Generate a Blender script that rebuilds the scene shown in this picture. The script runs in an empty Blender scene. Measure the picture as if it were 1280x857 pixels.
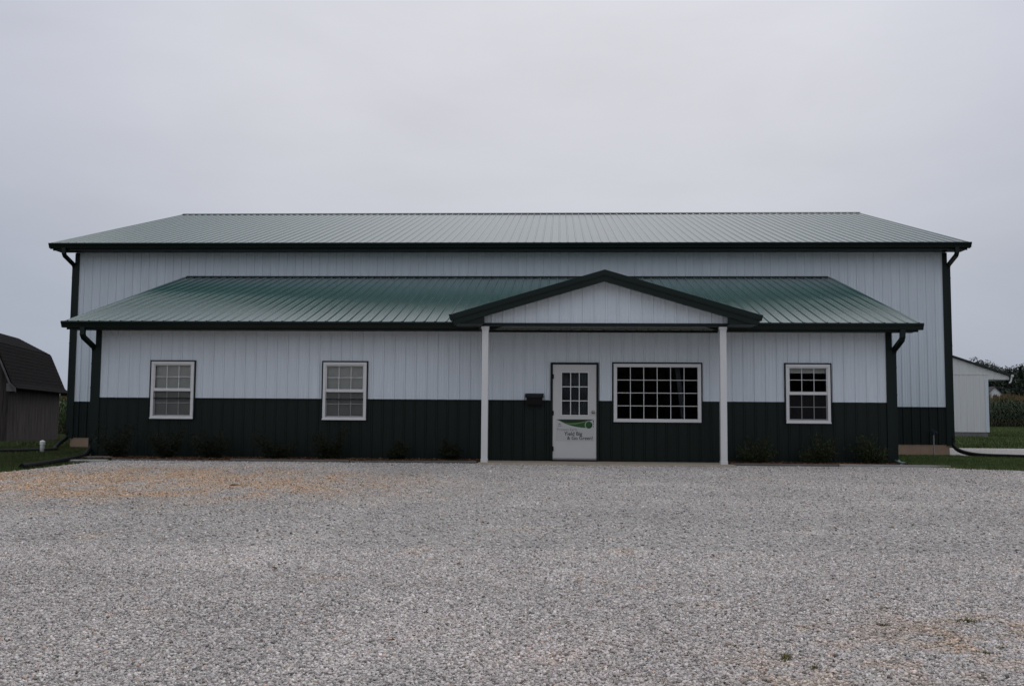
import bpy, math, random
import numpy as np
from mathutils import Vector, Matrix

random.seed(7)
RNG = np.random.default_rng(11)
scene = bpy.context.scene
COL = scene.collection

# ------------------------------------------------------------------ helpers
class MB:
    """collects faces and links them as ONE mesh object"""
    def __init__(self):
        self.v = []; self.f = []; self.m = []; self.mi = 0
    def face(self, pts):
        n = len(self.v); self.v += [tuple(p) for p in pts]
        self.f.append(tuple(range(n, n + len(pts)))); self.m.append(self.mi)
    def box(self, x0, x1, y0, y1, z0, z1):
        n = len(self.v)
        self.v += [(x0,y0,z0),(x1,y0,z0),(x1,y1,z0),(x0,y1,z0),(x0,y0,z1),(x1,y0,z1),(x1,y1,z1),(x0,y1,z1)]
        for q in ((0,3,2,1),(4,5,6,7),(0,1,5,4),(1,2,6,5),(2,3,7,6),(3,0,4,7)):
            self.f.append(tuple(n+i for i in q)); self.m.append(self.mi)
    def prism(self, pts, ext):
        """closed polygon (3D points) extruded along vector ext"""
        n = len(self.v); k = len(pts); e = Vector(ext)
        self.v += [tuple(p) for p in pts] + [tuple(Vector(p)+e) for p in pts]
        self.f.append(tuple(n+i for i in range(k))[::-1]); self.m.append(self.mi)
        self.f.append(tuple(n+k+i for i in range(k))); self.m.append(self.mi)
        for i in range(k):
            j = (i+1) % k
            self.f.append((n+i, n+j, n+k+j, n+k+i)); self.m.append(self.mi)
    def sweep(self, path, section, up=(0,0,1), radii=None, cap=True):
        """sweep a closed 2D section [(a,b)] along a polyline"""
        path = [Vector(p) for p in path]; n0 = len(self.v); k = len(section)
        prevs = None
        for i, p in enumerate(path):
            a = path[max(i-1,0)]; b = path[min(i+1,len(path)-1)]
            t = (b-a).normalized()
            if prevs is None:
                u = Vector(up)
                if abs(t.dot(u)) > .95: u = Vector((0,1,0))
                s = t.cross(u).normalized()
            else:
                s = (prevs - t*prevs.dot(t)).normalized()
            prevs = s; w = s.cross(t)
            r = 1 if radii is None else radii[i]
            for (c,d) in section: self.v.append(tuple(p + s*c*r + w*d*r))
        for i in range(len(path)-1):
            for j in range(k):
                jn = (j+1) % k
                self.f.append((n0+i*k+j, n0+i*k+jn, n0+(i+1)*k+jn, n0+(i+1)*k+j)); self.m.append(self.mi)
        if cap:
            self.f.append(tuple(n0+j for j in range(k))[::-1]); self.m.append(self.mi)
            e = n0+(len(path)-1)*k
            self.f.append(tuple(e+j for j in range(k))); self.m.append(self.mi)
    def tube(self, path, r, seg=10, radii=None):
        self.sweep(path, [(r*math.cos(2*math.pi*i/seg), r*math.sin(2*math.pi*i/seg)) for i in range(seg)], radii=radii)
    def lathe(self, prof, c, seg=16, axis='z'):
        n = len(self.v); k = len(prof)
        for i in range(seg):
            a = 2*math.pi*i/seg
            for (r,h) in prof:
                if axis == 'z': self.v.append((c[0]+r*math.cos(a), c[1]+r*math.sin(a), c[2]+h))
                else: self.v.append((c[0]+r*math.cos(a), c[1]-h, c[2]+r*math.sin(a)))
        for i in range(seg):
            j = (i+1) % seg
            for t in range(k-1):
                self.f.append((n+i*k+t, n+j*k+t, n+j*k+t+1, n+i*k+t+1)); self.m.append(self.mi)
    def build(self, name, mat, parent=None, bevel=0, smooth=False):
        me = bpy.data.meshes.new(name); me.from_pydata(self.v, [], self.f); me.update()
        mats = mat if isinstance(mat, (list,tuple)) else [mat]
        for x in mats: me.materials.append(x)
        if len(mats) > 1: me.polygons.foreach_set('material_index', self.m)
        if smooth: me.polygons.foreach_set('use_smooth', [True]*len(me.polygons))
        o = bpy.data.objects.new(name, me); COL.objects.link(o)
        if bevel:
            b = o.modifiers.new('bevel', 'BEVEL'); b.width = bevel; b.segments = 2; b.limit_method = 'ANGLE'
        if parent is not None: o.parent = parent; 
        return o

def npmesh(name, verts, faces, mat, colors=None, parent=None):
    """big mesh from numpy arrays; faces all of one size"""
    me = bpy.data.meshes.new(name); k = faces.shape[1]
    me.vertices.add(len(verts)); me.vertices.foreach_set('co', verts.astype(np.float32).ravel())
    me.loops.add(faces.size); me.loops.foreach_set('vertex_index', faces.astype(np.int32).ravel())
    me.polygons.add(len(faces))
    me.polygons.foreach_set('loop_start', np.arange(0, faces.size, k, dtype=np.int32))
    me.update(calc_edges=True)
    if colors is not None:
        at = me.color_attributes.new('tint', 'FLOAT_COLOR', 'POINT')
        c = np.ones((len(verts),4), np.float32); c[:,:3] = colors
        at.data.foreach_set('color', c.ravel())
    me.materials.append(mat)
    o = bpy.data.objects.new(name, me); COL.objects.link(o)
    if parent is not None: o.parent = parent
    return o

def tag(o, label=None, cat=None, group=None, kind=None):
    if label: o['label'] = label
    if cat: o['category'] = cat
    if group: o['group'] = group
    if kind: o['kind'] = kind
    return o
def empty(name, loc, label, cat, group=None, rz=0):
    o = bpy.data.objects.new(name, None); COL.objects.link(o)
    o.location = loc; o.rotation_euler = (0,0,rz); o.empty_display_size = .1
    return tag(o, label, cat, group)
def rel(o, root):
    """mesh built in world coordinates: keep it in place under an un-rotated root"""
    o.parent = root; o.matrix_parent_inverse = Matrix.Translation(-Vector(root.location)); return o
def copy_tree(o, parent=None):
    c = o.copy(); COL.objects.link(c)
    if parent is not None: c.parent = parent
    for ch in o.children: copy_tree(ch, c)
    return c

# ------------------------------------------------------------------ terrain
def ss(a, b, t):
    t = np.clip((t-a)/(b-a), 0, 1); return t*t*(3-2*t)
def G(x, y):
    x = np.asarray(x, float); y = np.asarray(y, float)
    z = -.0352*np.clip(-1.5-y, 0, 26)
    z = z + .0105*np.clip(y-8, 0, 54)*ss(15, 24, x)
    z = z - .38*ss(3, 25, y)*(1-ss(-12, -4, x))
    return z
def vnoise(x, y, seed=0):
    """value noise, vectorised"""
    xi = np.floor(x).astype(np.int64); yi = np.floor(y).astype(np.int64); fx = x-xi; fy = y-yi
    fx = fx*fx*(3-2*fx); fy = fy*fy*(3-2*fy)
    def h(a, b):
        n = (a*374761393 + b*668265263 + seed*974711) & 0x7fffffff
        n = ((n ^ (n >> 13))*1274126177) & 0x7fffffff
        return ((n ^ (n >> 16)) & 0xffff)/65535.0
    return (h(xi,yi)*(1-fx)+h(xi+1,yi)*fx)*(1-fy) + (h(xi,yi+1)*(1-fx)+h(xi+1,yi+1)*fx)*fy
def fbm(x, y, seed=0, o=4):
    s = 0; a = .5
    for i in range(o): s = s + a*vnoise(x*2**i, y*2**i, seed+i); a *= .5
    return s/(1-.5**o)

# ------------------------------------------------------------------ materials
def mat(name, base=(.5,.5,.5), rough=.5, spec=.5, metal=0, var=0, vscale=3, bump=0, bscale=30, attr=False, stretch=None, coat=0):
    m = bpy.data.materials.new(name); m.use_nodes = True
    nt = m.node_tree; p = nt.nodes['Principled BSDF']
    p.inputs['Base Color'].default_value = (*base, 1); p.inputs['Roughness'].default_value = rough
    p.inputs['Specular IOR Level'].default_value = spec; p.inputs['Metallic'].default_value = metal
    p.inputs['Coat Weight'].default_value = coat
    L = nt.links
    tc = nt.nodes.new('ShaderNodeTexCoord'); src = tc.outputs['Object']
    if stretch:
        mp = nt.nodes.new('ShaderNodeMapping'); mp.inputs['Scale'].default_value = stretch
        L.new(src, mp.inputs['Vector']); src = mp.outputs['Vector']
    col = None
    if attr:
        a = nt.nodes.new('ShaderNodeAttribute'); a.attribute_name = 'tint'; col = a.outputs['Color']
    if var:
        n = nt.nodes.new('ShaderNodeTexNoise'); n.inputs['Scale'].default_value = vscale; n.inputs['Detail'].default_value = 6
        n.inputs['Roughness'].default_value = .65
        L.new(src, n.inputs['Vector'])
        r = nt.nodes.new('ShaderNodeMapRange'); r.inputs['From Min'].default_value = .25; r.inputs['From Max'].default_value = .75
        r.inputs['To Min'].default_value = 1-var; r.inputs['To Max'].default_value = 1+var
        L.new(n.outputs['Fac'], r.inputs['Value'])
        mx = nt.nodes.new('ShaderNodeMix'); mx.data_type = 'RGBA'; mx.blend_type = 'MULTIPLY'; mx.inputs['Factor'].default_value = 1
        if col is not None: L.new(col, mx.inputs[6])
        else: mx.inputs[6].default_value = (*base,1)
        L.new(r.outputs['Result'], mx.inputs[7]); col = mx.outputs[2]
    if col is not None: L.new(col, p.inputs['Base Color'])
    if bump:
        n2 = nt.nodes.new('ShaderNodeTexNoise'); n2.inputs['Scale'].default_value = bscale; n2.inputs['Detail'].default_value = 4
        L.new(src, n2.inputs['Vector'])
        b = nt.nodes.new('ShaderNodeBump'); b.inputs['Strength'].default_value = bump; b.inputs['Distance'].default_value = .02
        L.new(n2.outputs['Fac'], b.inputs['Height']); L.new(b.outputs['Normal'], p.inputs['Normal'])
    return m

M = {}
M['white'] = mat('white_painted_steel', (.63,.685,.73), .42, .45, var=.07, vscale=1.6, stretch=(6,6,.35), bump=.05, bscale=.5)
M['green'] = mat('dark_green_painted_steel', (.0034,.0090,.0060), .46, .27, var=.2, vscale=2, stretch=(5,5,.4))
M['trim'] = mat('dark_green_trim', (.0036,.0100,.0078), .45, .25, var=.1, vscale=3)
M['roof'] = mat('green_roof_steel', (.019,.070,.060), .16, .56, var=.20, vscale=1.3, bump=.035, bscale=1.5, coat=0, stretch=(4,.6,.6))
M['roof'].node_tree.nodes['Principled BSDF'].inputs['Coat Roughness'].default_value = .15
M['vinyl'] = mat('white_vinyl', (.66,.66,.655), .45, .4, var=.03, vscale=4)
M['doorpaint'] = mat('white_door_paint', (.58,.575,.565), .45, .4, var=.04, vscale=3)
M['concrete'] = mat('concrete_tan', (.34,.29,.22), .9, .2, var=.22, vscale=4, bump=.4, bscale=40)
M['found'] = mat('foundation_concrete', (.33,.235,.165), .9, .2, var=.2, vscale=2.2, bump=.4, bscale=30)
M['block'] = mat('grey_block', (.17,.17,.165), .9, .2, var=.25, vscale=3, bump=.4, bscale=25)
M['black'] = mat('black_metal', (.004,.004,.0045), .5, .2)
M['plastic'] = mat('black_corrugated_plastic', (.005,.0055,.006), .6, .15)
M['dark'] = mat('dark_interior', (.10,.095,.09), .8, .2, var=.2)
M['curtain'] = mat('dim_interior_panel', (.10,.11,.12), .8, .2, var=.7, vscale=2.6)
M['blind'] = mat('blind_slats', (.80,.80,.77), .5, .3)
M['steel'] = mat('brushed_steel', (.35,.33,.31), .3, .5, metal=1)
M['galv'] = mat('galvanised_pipe', (.30,.29,.29), .5, .5, metal=.6, var=.2, vscale=20)
M['pvc'] = mat('white_pvc', (.70,.70,.67), .4, .5, var=.06, vscale=20)
M['hose'] = mat('dark_blue_cast', (.01,.012,.03), .45, .4)
M['ceiling'] = mat('grey_porch_ceiling', (.16,.165,.155), .5, .3, var=.1)
M['board'] = mat('weathered_edging', (.13,.12,.11), .9, .15, var=.35, vscale=3, stretch=(1,8,8), bump=.3, bscale=20)
M['boardlight'] = mat('pale_edging', (.30,.285,.27), .9, .15, var=.3, vscale=3, stretch=(1,8,8), bump=.3, bscale=20)
M['barnwood'] = mat('weathered_barn_boards', (.052,.045,.043), .9, .1, var=.85, vscale=1.6, stretch=(5,5,.35), bump=.4, bscale=8)
M['barntrim'] = mat('weathered_trim', (.12,.115,.112), .9, .1, var=.4, vscale=3)
M['shingle'] = mat('dark_shingles', (.0125,.0118,.0118), .95, .04, var=.55, vscale=5, stretch=(1,1,3), bump=.5, bscale=12)
M['shedwhite'] = mat('cream_white_siding', (.68,.69,.665), .6, .3, var=.06, vscale=1.5, stretch=(5,5,.5))
M['shedroof'] = mat('dark_shed_roof', (.03,.032,.034), .6, .3, var=.2, vscale=2)
M['bark'] = mat('bark', (.05,.04,.03), .9, .1, var=.3, vscale=6)
M['stem'] = mat('twig', (.03,.022,.015), .9, .1)
M['leaf'] = mat('tree_leaves', rough=.65, spec=.2, attr=True)
M['shrubleaf'] = mat('shrub_leaves', rough=.75, spec=.1, attr=True)
M['grassblade'] = mat('grass_blades', rough=.7, spec=.15, attr=True)
M['corn'] = mat('corn_leaves', rough=.6, spec=.2, attr=True)
M['stone'] = mat('crushed_limestone', rough=.9, spec=.15, attr=True, var=.15, vscale=60)
M['mulchchip'] = mat('mulch_chips', rough=.95, spec=.05, attr=True)
M['mulchbase'] = mat('mulch_bed', (.030,.018,.013), .95, .05, var=.5, vscale=15, bump=.8, bscale=30)
M['deadleaf'] = mat('dead_leaf', (.10,.045,.015), .8, .1)
M['signwhite'] = mat('sign_white', (.50,.51,.50), .4, .4)
M['signgreen'] = mat('sign_green', (.022,.085,.022), .4, .4, var=.1, vscale=8)
M['signdark'] = mat('sign_dark_green', (.008,.032,.012), .4, .4)
M['signlime'] = mat('sign_lime', (.17,.25,.09), .4, .4)
M['ink'] = mat('sign_ink', (.012,.013,.015), .4, .4)
M['inkgrey'] = mat('sign_grey_ink', (.25,.23,.27), .4, .4)
M['wood'] = mat('woodland_leaves', (.035,.05,.022), .8, .1, var=.5, vscale=.2)
M['farmroof'] = mat('farmhouse_roof', (.05,.05,.055), .8, .2)

def glass_mat():
    m = bpy.data.materials.new('window_glass'); m.use_nodes = True; nt = m.node_tree
    nt.nodes.remove(nt.nodes['Principled BSDF'])
    out = nt.nodes['Material Output']
    t = nt.nodes.new('ShaderNodeBsdfTransparent'); t.inputs['Color'].default_value = (.86,.88,.87,1)
    g = nt.nodes.new('ShaderNodeBsdfGlossy'); g.inputs['Roughness'].default_value = .02
    fr = nt.nodes.new('ShaderNodeFresnel'); fr.inputs['IOR'].default_value = 1.5
    mx = nt.nodes.new('ShaderNodeMixShader')
    nt.links.new(fr.outputs[0], mx.inputs[0]); nt.links.new(t.outputs[0], mx.inputs[1]); nt.links.new(g.outputs[0], mx.inputs[2])
    nt.links.new(mx.outputs[0], out.inputs['Surface'])
    return m
M['glass'] = glass_mat()
def screen_mat():
    m = bpy.data.materials.new('insect_screen_mesh'); m.use_nodes = True; nt = m.node_tree
    p = nt.nodes['Principled BSDF']; p.inputs['Base Color'].default_value = (.018,.018,.019,1); p.inputs['Roughness'].default_value = .8
    t = nt.nodes.new('ShaderNodeBsdfTransparent'); mx = nt.nodes.new('ShaderNodeMixShader'); mx.inputs[0].default_value = .36
    nt.links.new(t.outputs[0], mx.inputs[1]); nt.links.new(p.outputs[0], mx.inputs[2])
    nt.links.new(mx.outputs[0], nt.nodes['Material Output'].inputs['Surface']); return m
M['screen'] = screen_mat()

def gravel_mat():
    m = bpy.data.materials.new('gravel_ground'); m.use_nodes = True; nt = m.node_tree; L = nt.links
    p = nt.nodes['Principled BSDF']; p.inputs['Roughness'].default_value = .95; p.inputs['Specular IOR Level'].default_value = .1
    tc = nt.nodes.new('ShaderNodeTexCoord')
    v = nt.nodes.new('ShaderNodeTexVoronoi'); v.inputs['Scale'].default_value = 62; L.new(tc.outputs['Object'], v.inputs['Vector'])
    sp = nt.nodes.new('ShaderNodeSeparateColor'); L.new(v.outputs['Color'], sp.inputs[0])
    r = nt.nodes.new('ShaderNodeValToRGB'); e = r.color_ramp.elements
    e[0].position = 0; e[0].color = (.22,.21,.20,1); e[1].position = 1; e[1].color = (.74,.725,.70,1)
    a = e.new(.35); a.color = (.42,.41,.392,1); b = e.new(.8); b.color = (.56,.548,.525,1)
    L.new(sp.outputs[0], r.inputs[0])
    at = nt.nodes.new('ShaderNodeAttribute'); at.attribute_name = 'tint'
    mx = nt.nodes.new('ShaderNodeMix'); mx.data_type = 'RGBA'; mx.blend_type = 'MULTIPLY'; mx.inputs['Factor'].default_value = 1
    L.new(r.outputs[0], mx.inputs[6]); L.new(at.outputs['Color'], mx.inputs[7]); L.new(mx.outputs[2], p.inputs['Base Color'])
    v2 = nt.nodes.new('ShaderNodeTexVoronoi'); v2.inputs['Scale'].default_value = 62; v2.feature = 'DISTANCE_TO_EDGE'
    L.new(tc.outputs['Object'], v2.inputs['Vector'])
    bp = nt.nodes.new('ShaderNodeBump'); bp.inputs['Strength'].default_value = 1; bp.inputs['Distance'].default_value = .025
    L.new(v2.outputs['Distance'], bp.inputs['Height']); L.new(bp.outputs['Normal'], p.inputs['Normal'])
    return m
M['gravel'] = gravel_mat()
def lawn_mat():
    m = mat('lawn_soil', (.022,.030,.011), .95, .05, var=.4, vscale=1.5, bump=.8, bscale=40)
    return m
M['lawn'] = lawn_mat()

# ------------------------------------------------------------------ ribbed sheet steel
PITCH = .2286
def rib_profile(u0, u1, phase=0, h=.022, minor=.004, step=PITCH):
    pts = []
    k = math.floor((u0-phase)/step)-1
    while phase+k*step < u1+step:
        c = phase+k*step
        pts += [(c-.026,0),(c-.012,h),(c+.012,h),(c+.026,0)]
        if minor:
            for q in (.36,.64):
                d = c+q*step; pts += [(d-.012,0),(d-.005,minor),(d+.005,minor),(d+.012,0)]
        k += 1
    def at(u):
        for a, b in zip(pts, pts[1:]):
            if a[0] <= u <= b[0]: return a[1]+(b[1]-a[1])*(u-a[0])/max(1e-9,b[0]-a[0])
        return 0
    return [(u0,at(u0))]+[p for p in pts if u0+1e-6 < p[0] < u1-1e-6]+[(u1,at(u1))]
def ribbed(mb, org, ud, vd, nd, u0, u1, vb, vt, phase=0, extra=(), **kw):
    org, ud, vd, nd = map(Vector, (org, ud, vd, nd))
    fb = vb if callable(vb) else (lambda u: vb); ft = vt if callable(vt) else (lambda u: vt)
    prof = rib_profile(u0, u1, phase, **kw)
    for e in extra:
        if u0 < e < u1:
            for a, b in zip(prof, prof[1:]):
                if a[0] < e < b[0]:
                    prof.append((e, a[1]+(b[1]-a[1])*(e-a[0])/(b[0]-a[0]))); break
    prof.sort(); n = len(mb.v)
    for (u,d) in prof:
        b_, t_ = fb(u), ft(u)
        mb.v.append(tuple(org+ud*u+vd*b_+nd*d)); mb.v.append(tuple(org+ud*u+vd*max(t_,b_)+nd*d))
    for i in range(len(prof)-1):
        mb.f.append((n+2*i, n+2*i+2, n+2*i+3, n+2*i+1)); mb.m.append(mb.mi)
def front_wall(mb, y, x0, x1, z0, z1, holes, phase=0, **kw):
    """ribbed wall facing -Y with rectangular openings"""
    xs = sorted({x0, x1, *[h[0] for h in holes], *[h[1] for h in holes]})
    xs = [x for x in xs if x0 <= x <= x1]
    for a, b in zip(xs, xs[1:]):
        spans = [(z0, z1)]
        for (ha, hb, hc, hd) in holes:
            if ha <= a+1e-6 and hb >= b-1e-6:
                new = []
                for (s, t) in spans:
                    if hc > s: new.append((s, min(t, hc)))
                    if hd < t: new.append((max(s, hd), t))
                spans = [q for q in new if q[1]-q[0] > 1e-4]
        for (s, t) in spans: ribbed(mb, (0,y,0), (1,0,0), (0,0,1), (0,-1,0), a, b, s, t, phase, **kw)

# ------------------------------------------------------------------ building dimensions
W1 = 16.74; DM = 6.10; XM0, XM1 = -3.593, 20.256; YB = 24.0
WZ = 1.27; GZ = .30; SL = .2918
EY, EZ, MT = -.43, 2.885, 4.745; SLS = (MT-EZ)/(DM-EY); EX0, EX1 = -.529, 17.225
MEY, MEZ, RY, RZ = 5.62, 5.62, 15.05, 8.376; MX0, MX1 = -4.085, 20.70
SLM = (RZ-MEZ)/(RY-MEY)
PY = -1.03; AX = 10.80; AZ = 3.834; GX0, GX1 = 7.79, 13.81; GSL = .294
FY = -1.26
ZW0, ZW1 = .845, 2.057
WIN = [(1.222,2.145), (4.922,5.846), (14.588,15.492)]
BIG = (11.04, 12.848, .843, 2.056)
DOOR = (9.724, 10.73, .02, 2.075)
holes = [(a+.03, b-.03, ZW0+.03, ZW1-.03) for a, b in WIN]
holes += [(BIG[0]+.03, BIG[1]-.03, BIG[2]+.03, BIG[3]-.03), (DOOR[0]+.02, DOOR[1]-.02, 0, DOOR[3]-.02)]

bld = empty('steel_pole_building', (8.3, 0, 0), 'long white and dark green ribbed steel building with green roof and porch', 'building')
def P(mb, name, m, parent=bld, **k):
    o = mb.build(name, m, None, **k)
    if parent is bld: rel(o, bld)
    else:
        o.parent = parent; o.matrix_parent_inverse = Matrix.Translation(-Vector(bld.location))
    return o
# NB sub-parts live under mesh parts whose own world matrix is identity
def S(mb, name, m, parent, **k):
    o = mb.build(name, m, None, **k); o.parent = parent; return o

# walls
mb = MB(); front_wall(mb, 0, 0, W1, WZ+.012, 2.83, holes, .02)
ztop = lambda y: EZ+SLS*(y-EY)-.03
for X, n in ((0,-1),(W1,1)):
    ribbed(mb, (X,0,0), (0,1,0), (0,0,1), (n,0,0), 0, DM, WZ+.012, ztop, 0)
P(mb, 'siding', M['white'])
mb = MB(); front_wall(mb, 0, 0, W1, .03, WZ, holes, .02, h=.016, minor=.003)
for X, n in ((0,-1),(W1,1)):
    ribbed(mb, (X,0,0), (0,1,0), (0,0,1), (n,0,0), 0, DM, .03, WZ, 0)
mb.box(0, 9.70, -.024, -.002, WZ-.004, WZ+.018)           # transition trim, broken at the openings
P(mb, 'wainscot', M['green'])
mb = MB(); ribbed(mb, (0,DM,0), (1,0,0), (0,0,1), (0,-1,0), XM0, XM1, WZ+.012, 5.62, .07)
gtop = lambda y: MEZ-.03+SLM*(min(y,2*RY-y)-MEY)
for X, n in ((XM0,-1),(XM1,1)):
    ribbed(mb, (X,0,0), (0,1,0), (0,0,1), (n,0,0), DM, YB, WZ+.012, gtop, .07, extra=(RY,))
ribbed(mb, (0,YB,0), (1,0,0), (0,0,1), (0,1,0), XM0, XM1, WZ+.012, 5.62, .07)
P(mb, 'siding', M['white'])
mb = MB(); ribbed(mb, (0,DM,0), (1,0,0), (0,0,1), (0,-1,0), XM0, XM1, GZ, WZ, .07)
for X, n in ((XM0,-1),(XM1,1)): ribbed(mb, (X,0,0), (0,1,0), (0,0,1), (n,0,0), DM, YB, GZ, WZ, .07)
ribbed(mb, (0,YB,0), (1,0,0), (0,0,1), (0,1,0), XM0, XM1, GZ, WZ, .07)
mb.box(XM0, -.03, DM-.024, DM-.002, WZ-.004, WZ+.018); mb.box(W1+.03, XM1, DM-.024, DM-.002, WZ-.004, WZ+.018)
P(mb, 'wainscot', M['green'])
# foundation
mb = MB(); mb.box(XM0+.02, -.04, DM+.015, DM+.3, -.3, GZ+.02); P(mb, 'foundation', M['found'])
mb = MB(); mb.box(W1+.04, XM1-.02, DM+.015, DM+.3, -.3, GZ+.02)
mb.box(XM0+.02, XM0+.3, DM+.31, YB-.02, -.6, GZ+.02); mb.box(XM1-.3, XM1-.02, DM+.31, YB-.02, -.3, GZ+.02)
mb.box(XM0+.31, XM1-.31, YB-.3, YB-.02, -.4, GZ+.02)
P(mb, 'foundation', M['found'])
mb = MB(); mb.box(.02, W1-.02, .015, .2, -.2, .04); mb.box(.02,.2,.21,DM,-.2,.04); mb.box(W1-.2,W1-.02,.21,DM,-.2,.04)
P(mb, 'foundation', M['found'])
# dim rooms behind the front windows
mb = MB()
mb.face([(.05,5.2,0.04),(W1-.05,5.2,.04),(W1-.05,5.2,2.7),(.05,5.2,2.7)])
mb.face([(.05,.22,.045),(W1-.05,.22,.045),(W1-.05,5.2,.045),(.05,5.2,.045)])
mb.face([(.05,.03,2.7),(W1-.05,.03,2.7),(W1-.05,5.2,2.7),(.05,5.2,2.7)])
for x in (.05, 3.6, 8.3, 13.7, W1-.05): mb.face([(x,.04,.05),(x,5.2,.05),(x,5.2,2.69),(x,.04,2.69)])
P(mb, 'room', M['dark'])

# roofs ------------------------------------------------------------
ns = Vector((0,-SLS,1)).normalized(); vs = Vector((0,1,SLS))
mb = MB(); ribbed(mb, (0,EY-.03,EZ-.01), (1,0,0), vs, ns, EX0-.012, EX1+.012, 0, DM-EY+.02, .02, h=.022)
shed_roof = P(mb, 'roof', M['roof'])
mb = MB()   # flashing against the wall
mb.prism([(EX0+.1,DM-.10,MT-.012),(EX0+.1,DM-.03,MT+.01),(EX0+.1,DM-.03,MT+.035),(EX0+.1,DM-.10,MT-.004)], (EX1-EX0-.2,0,0))
S(mb, 'flashing', M['trim'], shed_roof)
for xa in (EX0, EX1-.07):   # rake trims
    mb = MB(); mb.prism([(xa,EY-.04,EZ-.15),(xa,DM-.03,MT-.15),(xa,DM-.03,MT-.012),(xa,EY-.04,EZ-.018)], (.07,0,0))
    S(mb, 'rake_trim', M['trim'], shed_roof)
for (a,b) in ((EX0+.07,8.30),(13.30,EX1-.07)):
    mb = MB(); mb.box(a, b, EY, -.03, 2.715, 2.735); S(mb, 'soffit', M['trim'], shed_roof)
for (a,b) in ((EX0+.07,-.01),(W1+.01,EX1-.07)):
    mb = MB(); mb.prism([(a,EY,EZ-.14),(a,DM-.03,MT-.14),(a,DM-.03,MT-.12),(a,EY,EZ-.12)], (b-a,0,0))
    S(mb, 'soffit', M['trim'], shed_roof)
for (a,b) in ((EX0+.07,8.25),(13.35,EX1-.07)):
    mb = MB(); mb.box(a, b, EY-.02, EY-.002, 2.70, 2.86); S(mb, 'fascia', M['trim'], shed_roof)
def gutter(x0, x1, y, z, parent):
    """K-style gutter along X; back edge at y, rim at z"""
    mb = MB()
    pr = [(0,0),(0,-.135),(-.075,-.135),(-.085,-.105),(-.105,-.06),(-.125,-.035),(-.125,-.012),(-.12,0),(-.113,0),(-.113,-.03),(-.092,-.065),(-.07,-.125),(-.008,-.125),(-.008,0)]
    mb.prism([(x0,y+a,z+b) for a,b in pr], (x1-x0,0,0))
    for x in (x0-.004, x1+.001):
        mb.prism([(x,y+a,z+b) for a,b in pr[:8]], (.003,0,0))
    return S(mb, 'gutter', M['trim'], parent)
gutter(EX0, 8.26, EY-.022, 2.872, shed_roof); gutter(13.34, EX1, EY-.022, 2.872, shed_roof)

mb = MB()
nm = Vector((0,-SLM,1)).normalized(); nm2 = Vector((0,SLM,1)).normalized()
ribbed(mb, (0,MEY-.03,MEZ-.008), (1,0,0), (0,1,SLM), nm, MX0-.012, MX1+.012, 0, RY-MEY+.03, .07, h=.022)
ribbed(mb, (0,2*RY-MEY+.03,MEZ-.008), (1,0,0), (0,-1,SLM), nm2, MX0-.012, MX1+.012, 0, RY-MEY+.03, .07, h=.022)
main_roof = P(mb, 'roof', M['roof'])
mb = MB(); mb.prism([(MX0,RY-.2,RZ-.2*SLM+.026),(MX0,RY,RZ+.04),(MX0,RY+.2,RZ-.2*SLM+.026),(MX0,RY,RZ+.028)], (MX1-MX0,0,0))
S(mb, 'ridge_cap', M['trim'], main_roof)
for xa in (MX0, MX1-.07):
    for s in (1,-1):
        f = lambda y: y if s == 1 else 2*RY-y
        mb = MB(); mb.prism([(xa,f(MEY-.04),MEZ-.17),(xa,f(RY-.0),RZ-.17),(xa,f(RY-.0),RZ-.016),(xa,f(MEY-.04),MEZ-.022)], (.07,0,0))
        S(mb, 'rake_trim', M['trim'], main_roof)
mb = MB(); mb.box(MX0+.07, MX1-.07, MEY, DM-.03, 5.43, 5.45); S(mb, 'soffit', M['trim'], main_roof)
for (a,b) in ((MX0+.07,XM0-.03),(XM1+.03,MX1-.07)):
    for s in (1,-1):
        f = lambda y: y if s == 1 else 2*RY-y
        mb = MB(); mb.prism([(a,f(DM),MEZ),(a,f(RY),RZ-.15),(a,f(RY),RZ-.13),(a,f(DM),MEZ+.02)], (b-a,0,0))
        S(mb, 'soffit', M['trim'], main_roof)
for (a,b) in ((MEY-.022,MEY-.002),(2*RY-MEY,2*RY-MEY+.02)):
    mb = MB(); mb.box(MX0+.07, MX1-.07, a, b, 5.41, 5.60); S(mb, 'fascia', M['trim'], main_roof)
gutter(MX0, MX1, MEY-.024, 5.605, main_roof)

# corner trims
def corner(x, y, sx, z0, z1, sy=1):
    mb = MB()
    xa, xb = (x-.024, x+.10) if sx < 0 else (x-.10, x+.024)
    mb.box(xa, xb, y-.026*sy if sy>0 else y+.003, y-.003*sy if sy>0 else y+.026, z0, z1)
    xs = (x-.026, x-.003) if sx < 0 else (x+.003, x+.026)
    mb.box(xs[0], xs[1], y-.002 if sy>0 else y-.10, y+.10 if sy>0 else y+.002, z0, z1)
    P(mb, 'corner_trim', M['trim'])
corner(0, 0, -1, .02, 2.72); corner(W1, 0, 1, .02, 2.72)
corner(XM0, DM, -1, GZ-.02, 5.42); corner(XM1, DM, 1, GZ-.02, 5.42)
corner(XM0, YB, -1, GZ-.02, 5.42, -1); corner(XM1, YB, 1, GZ-.02, 5.42, -1)

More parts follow.
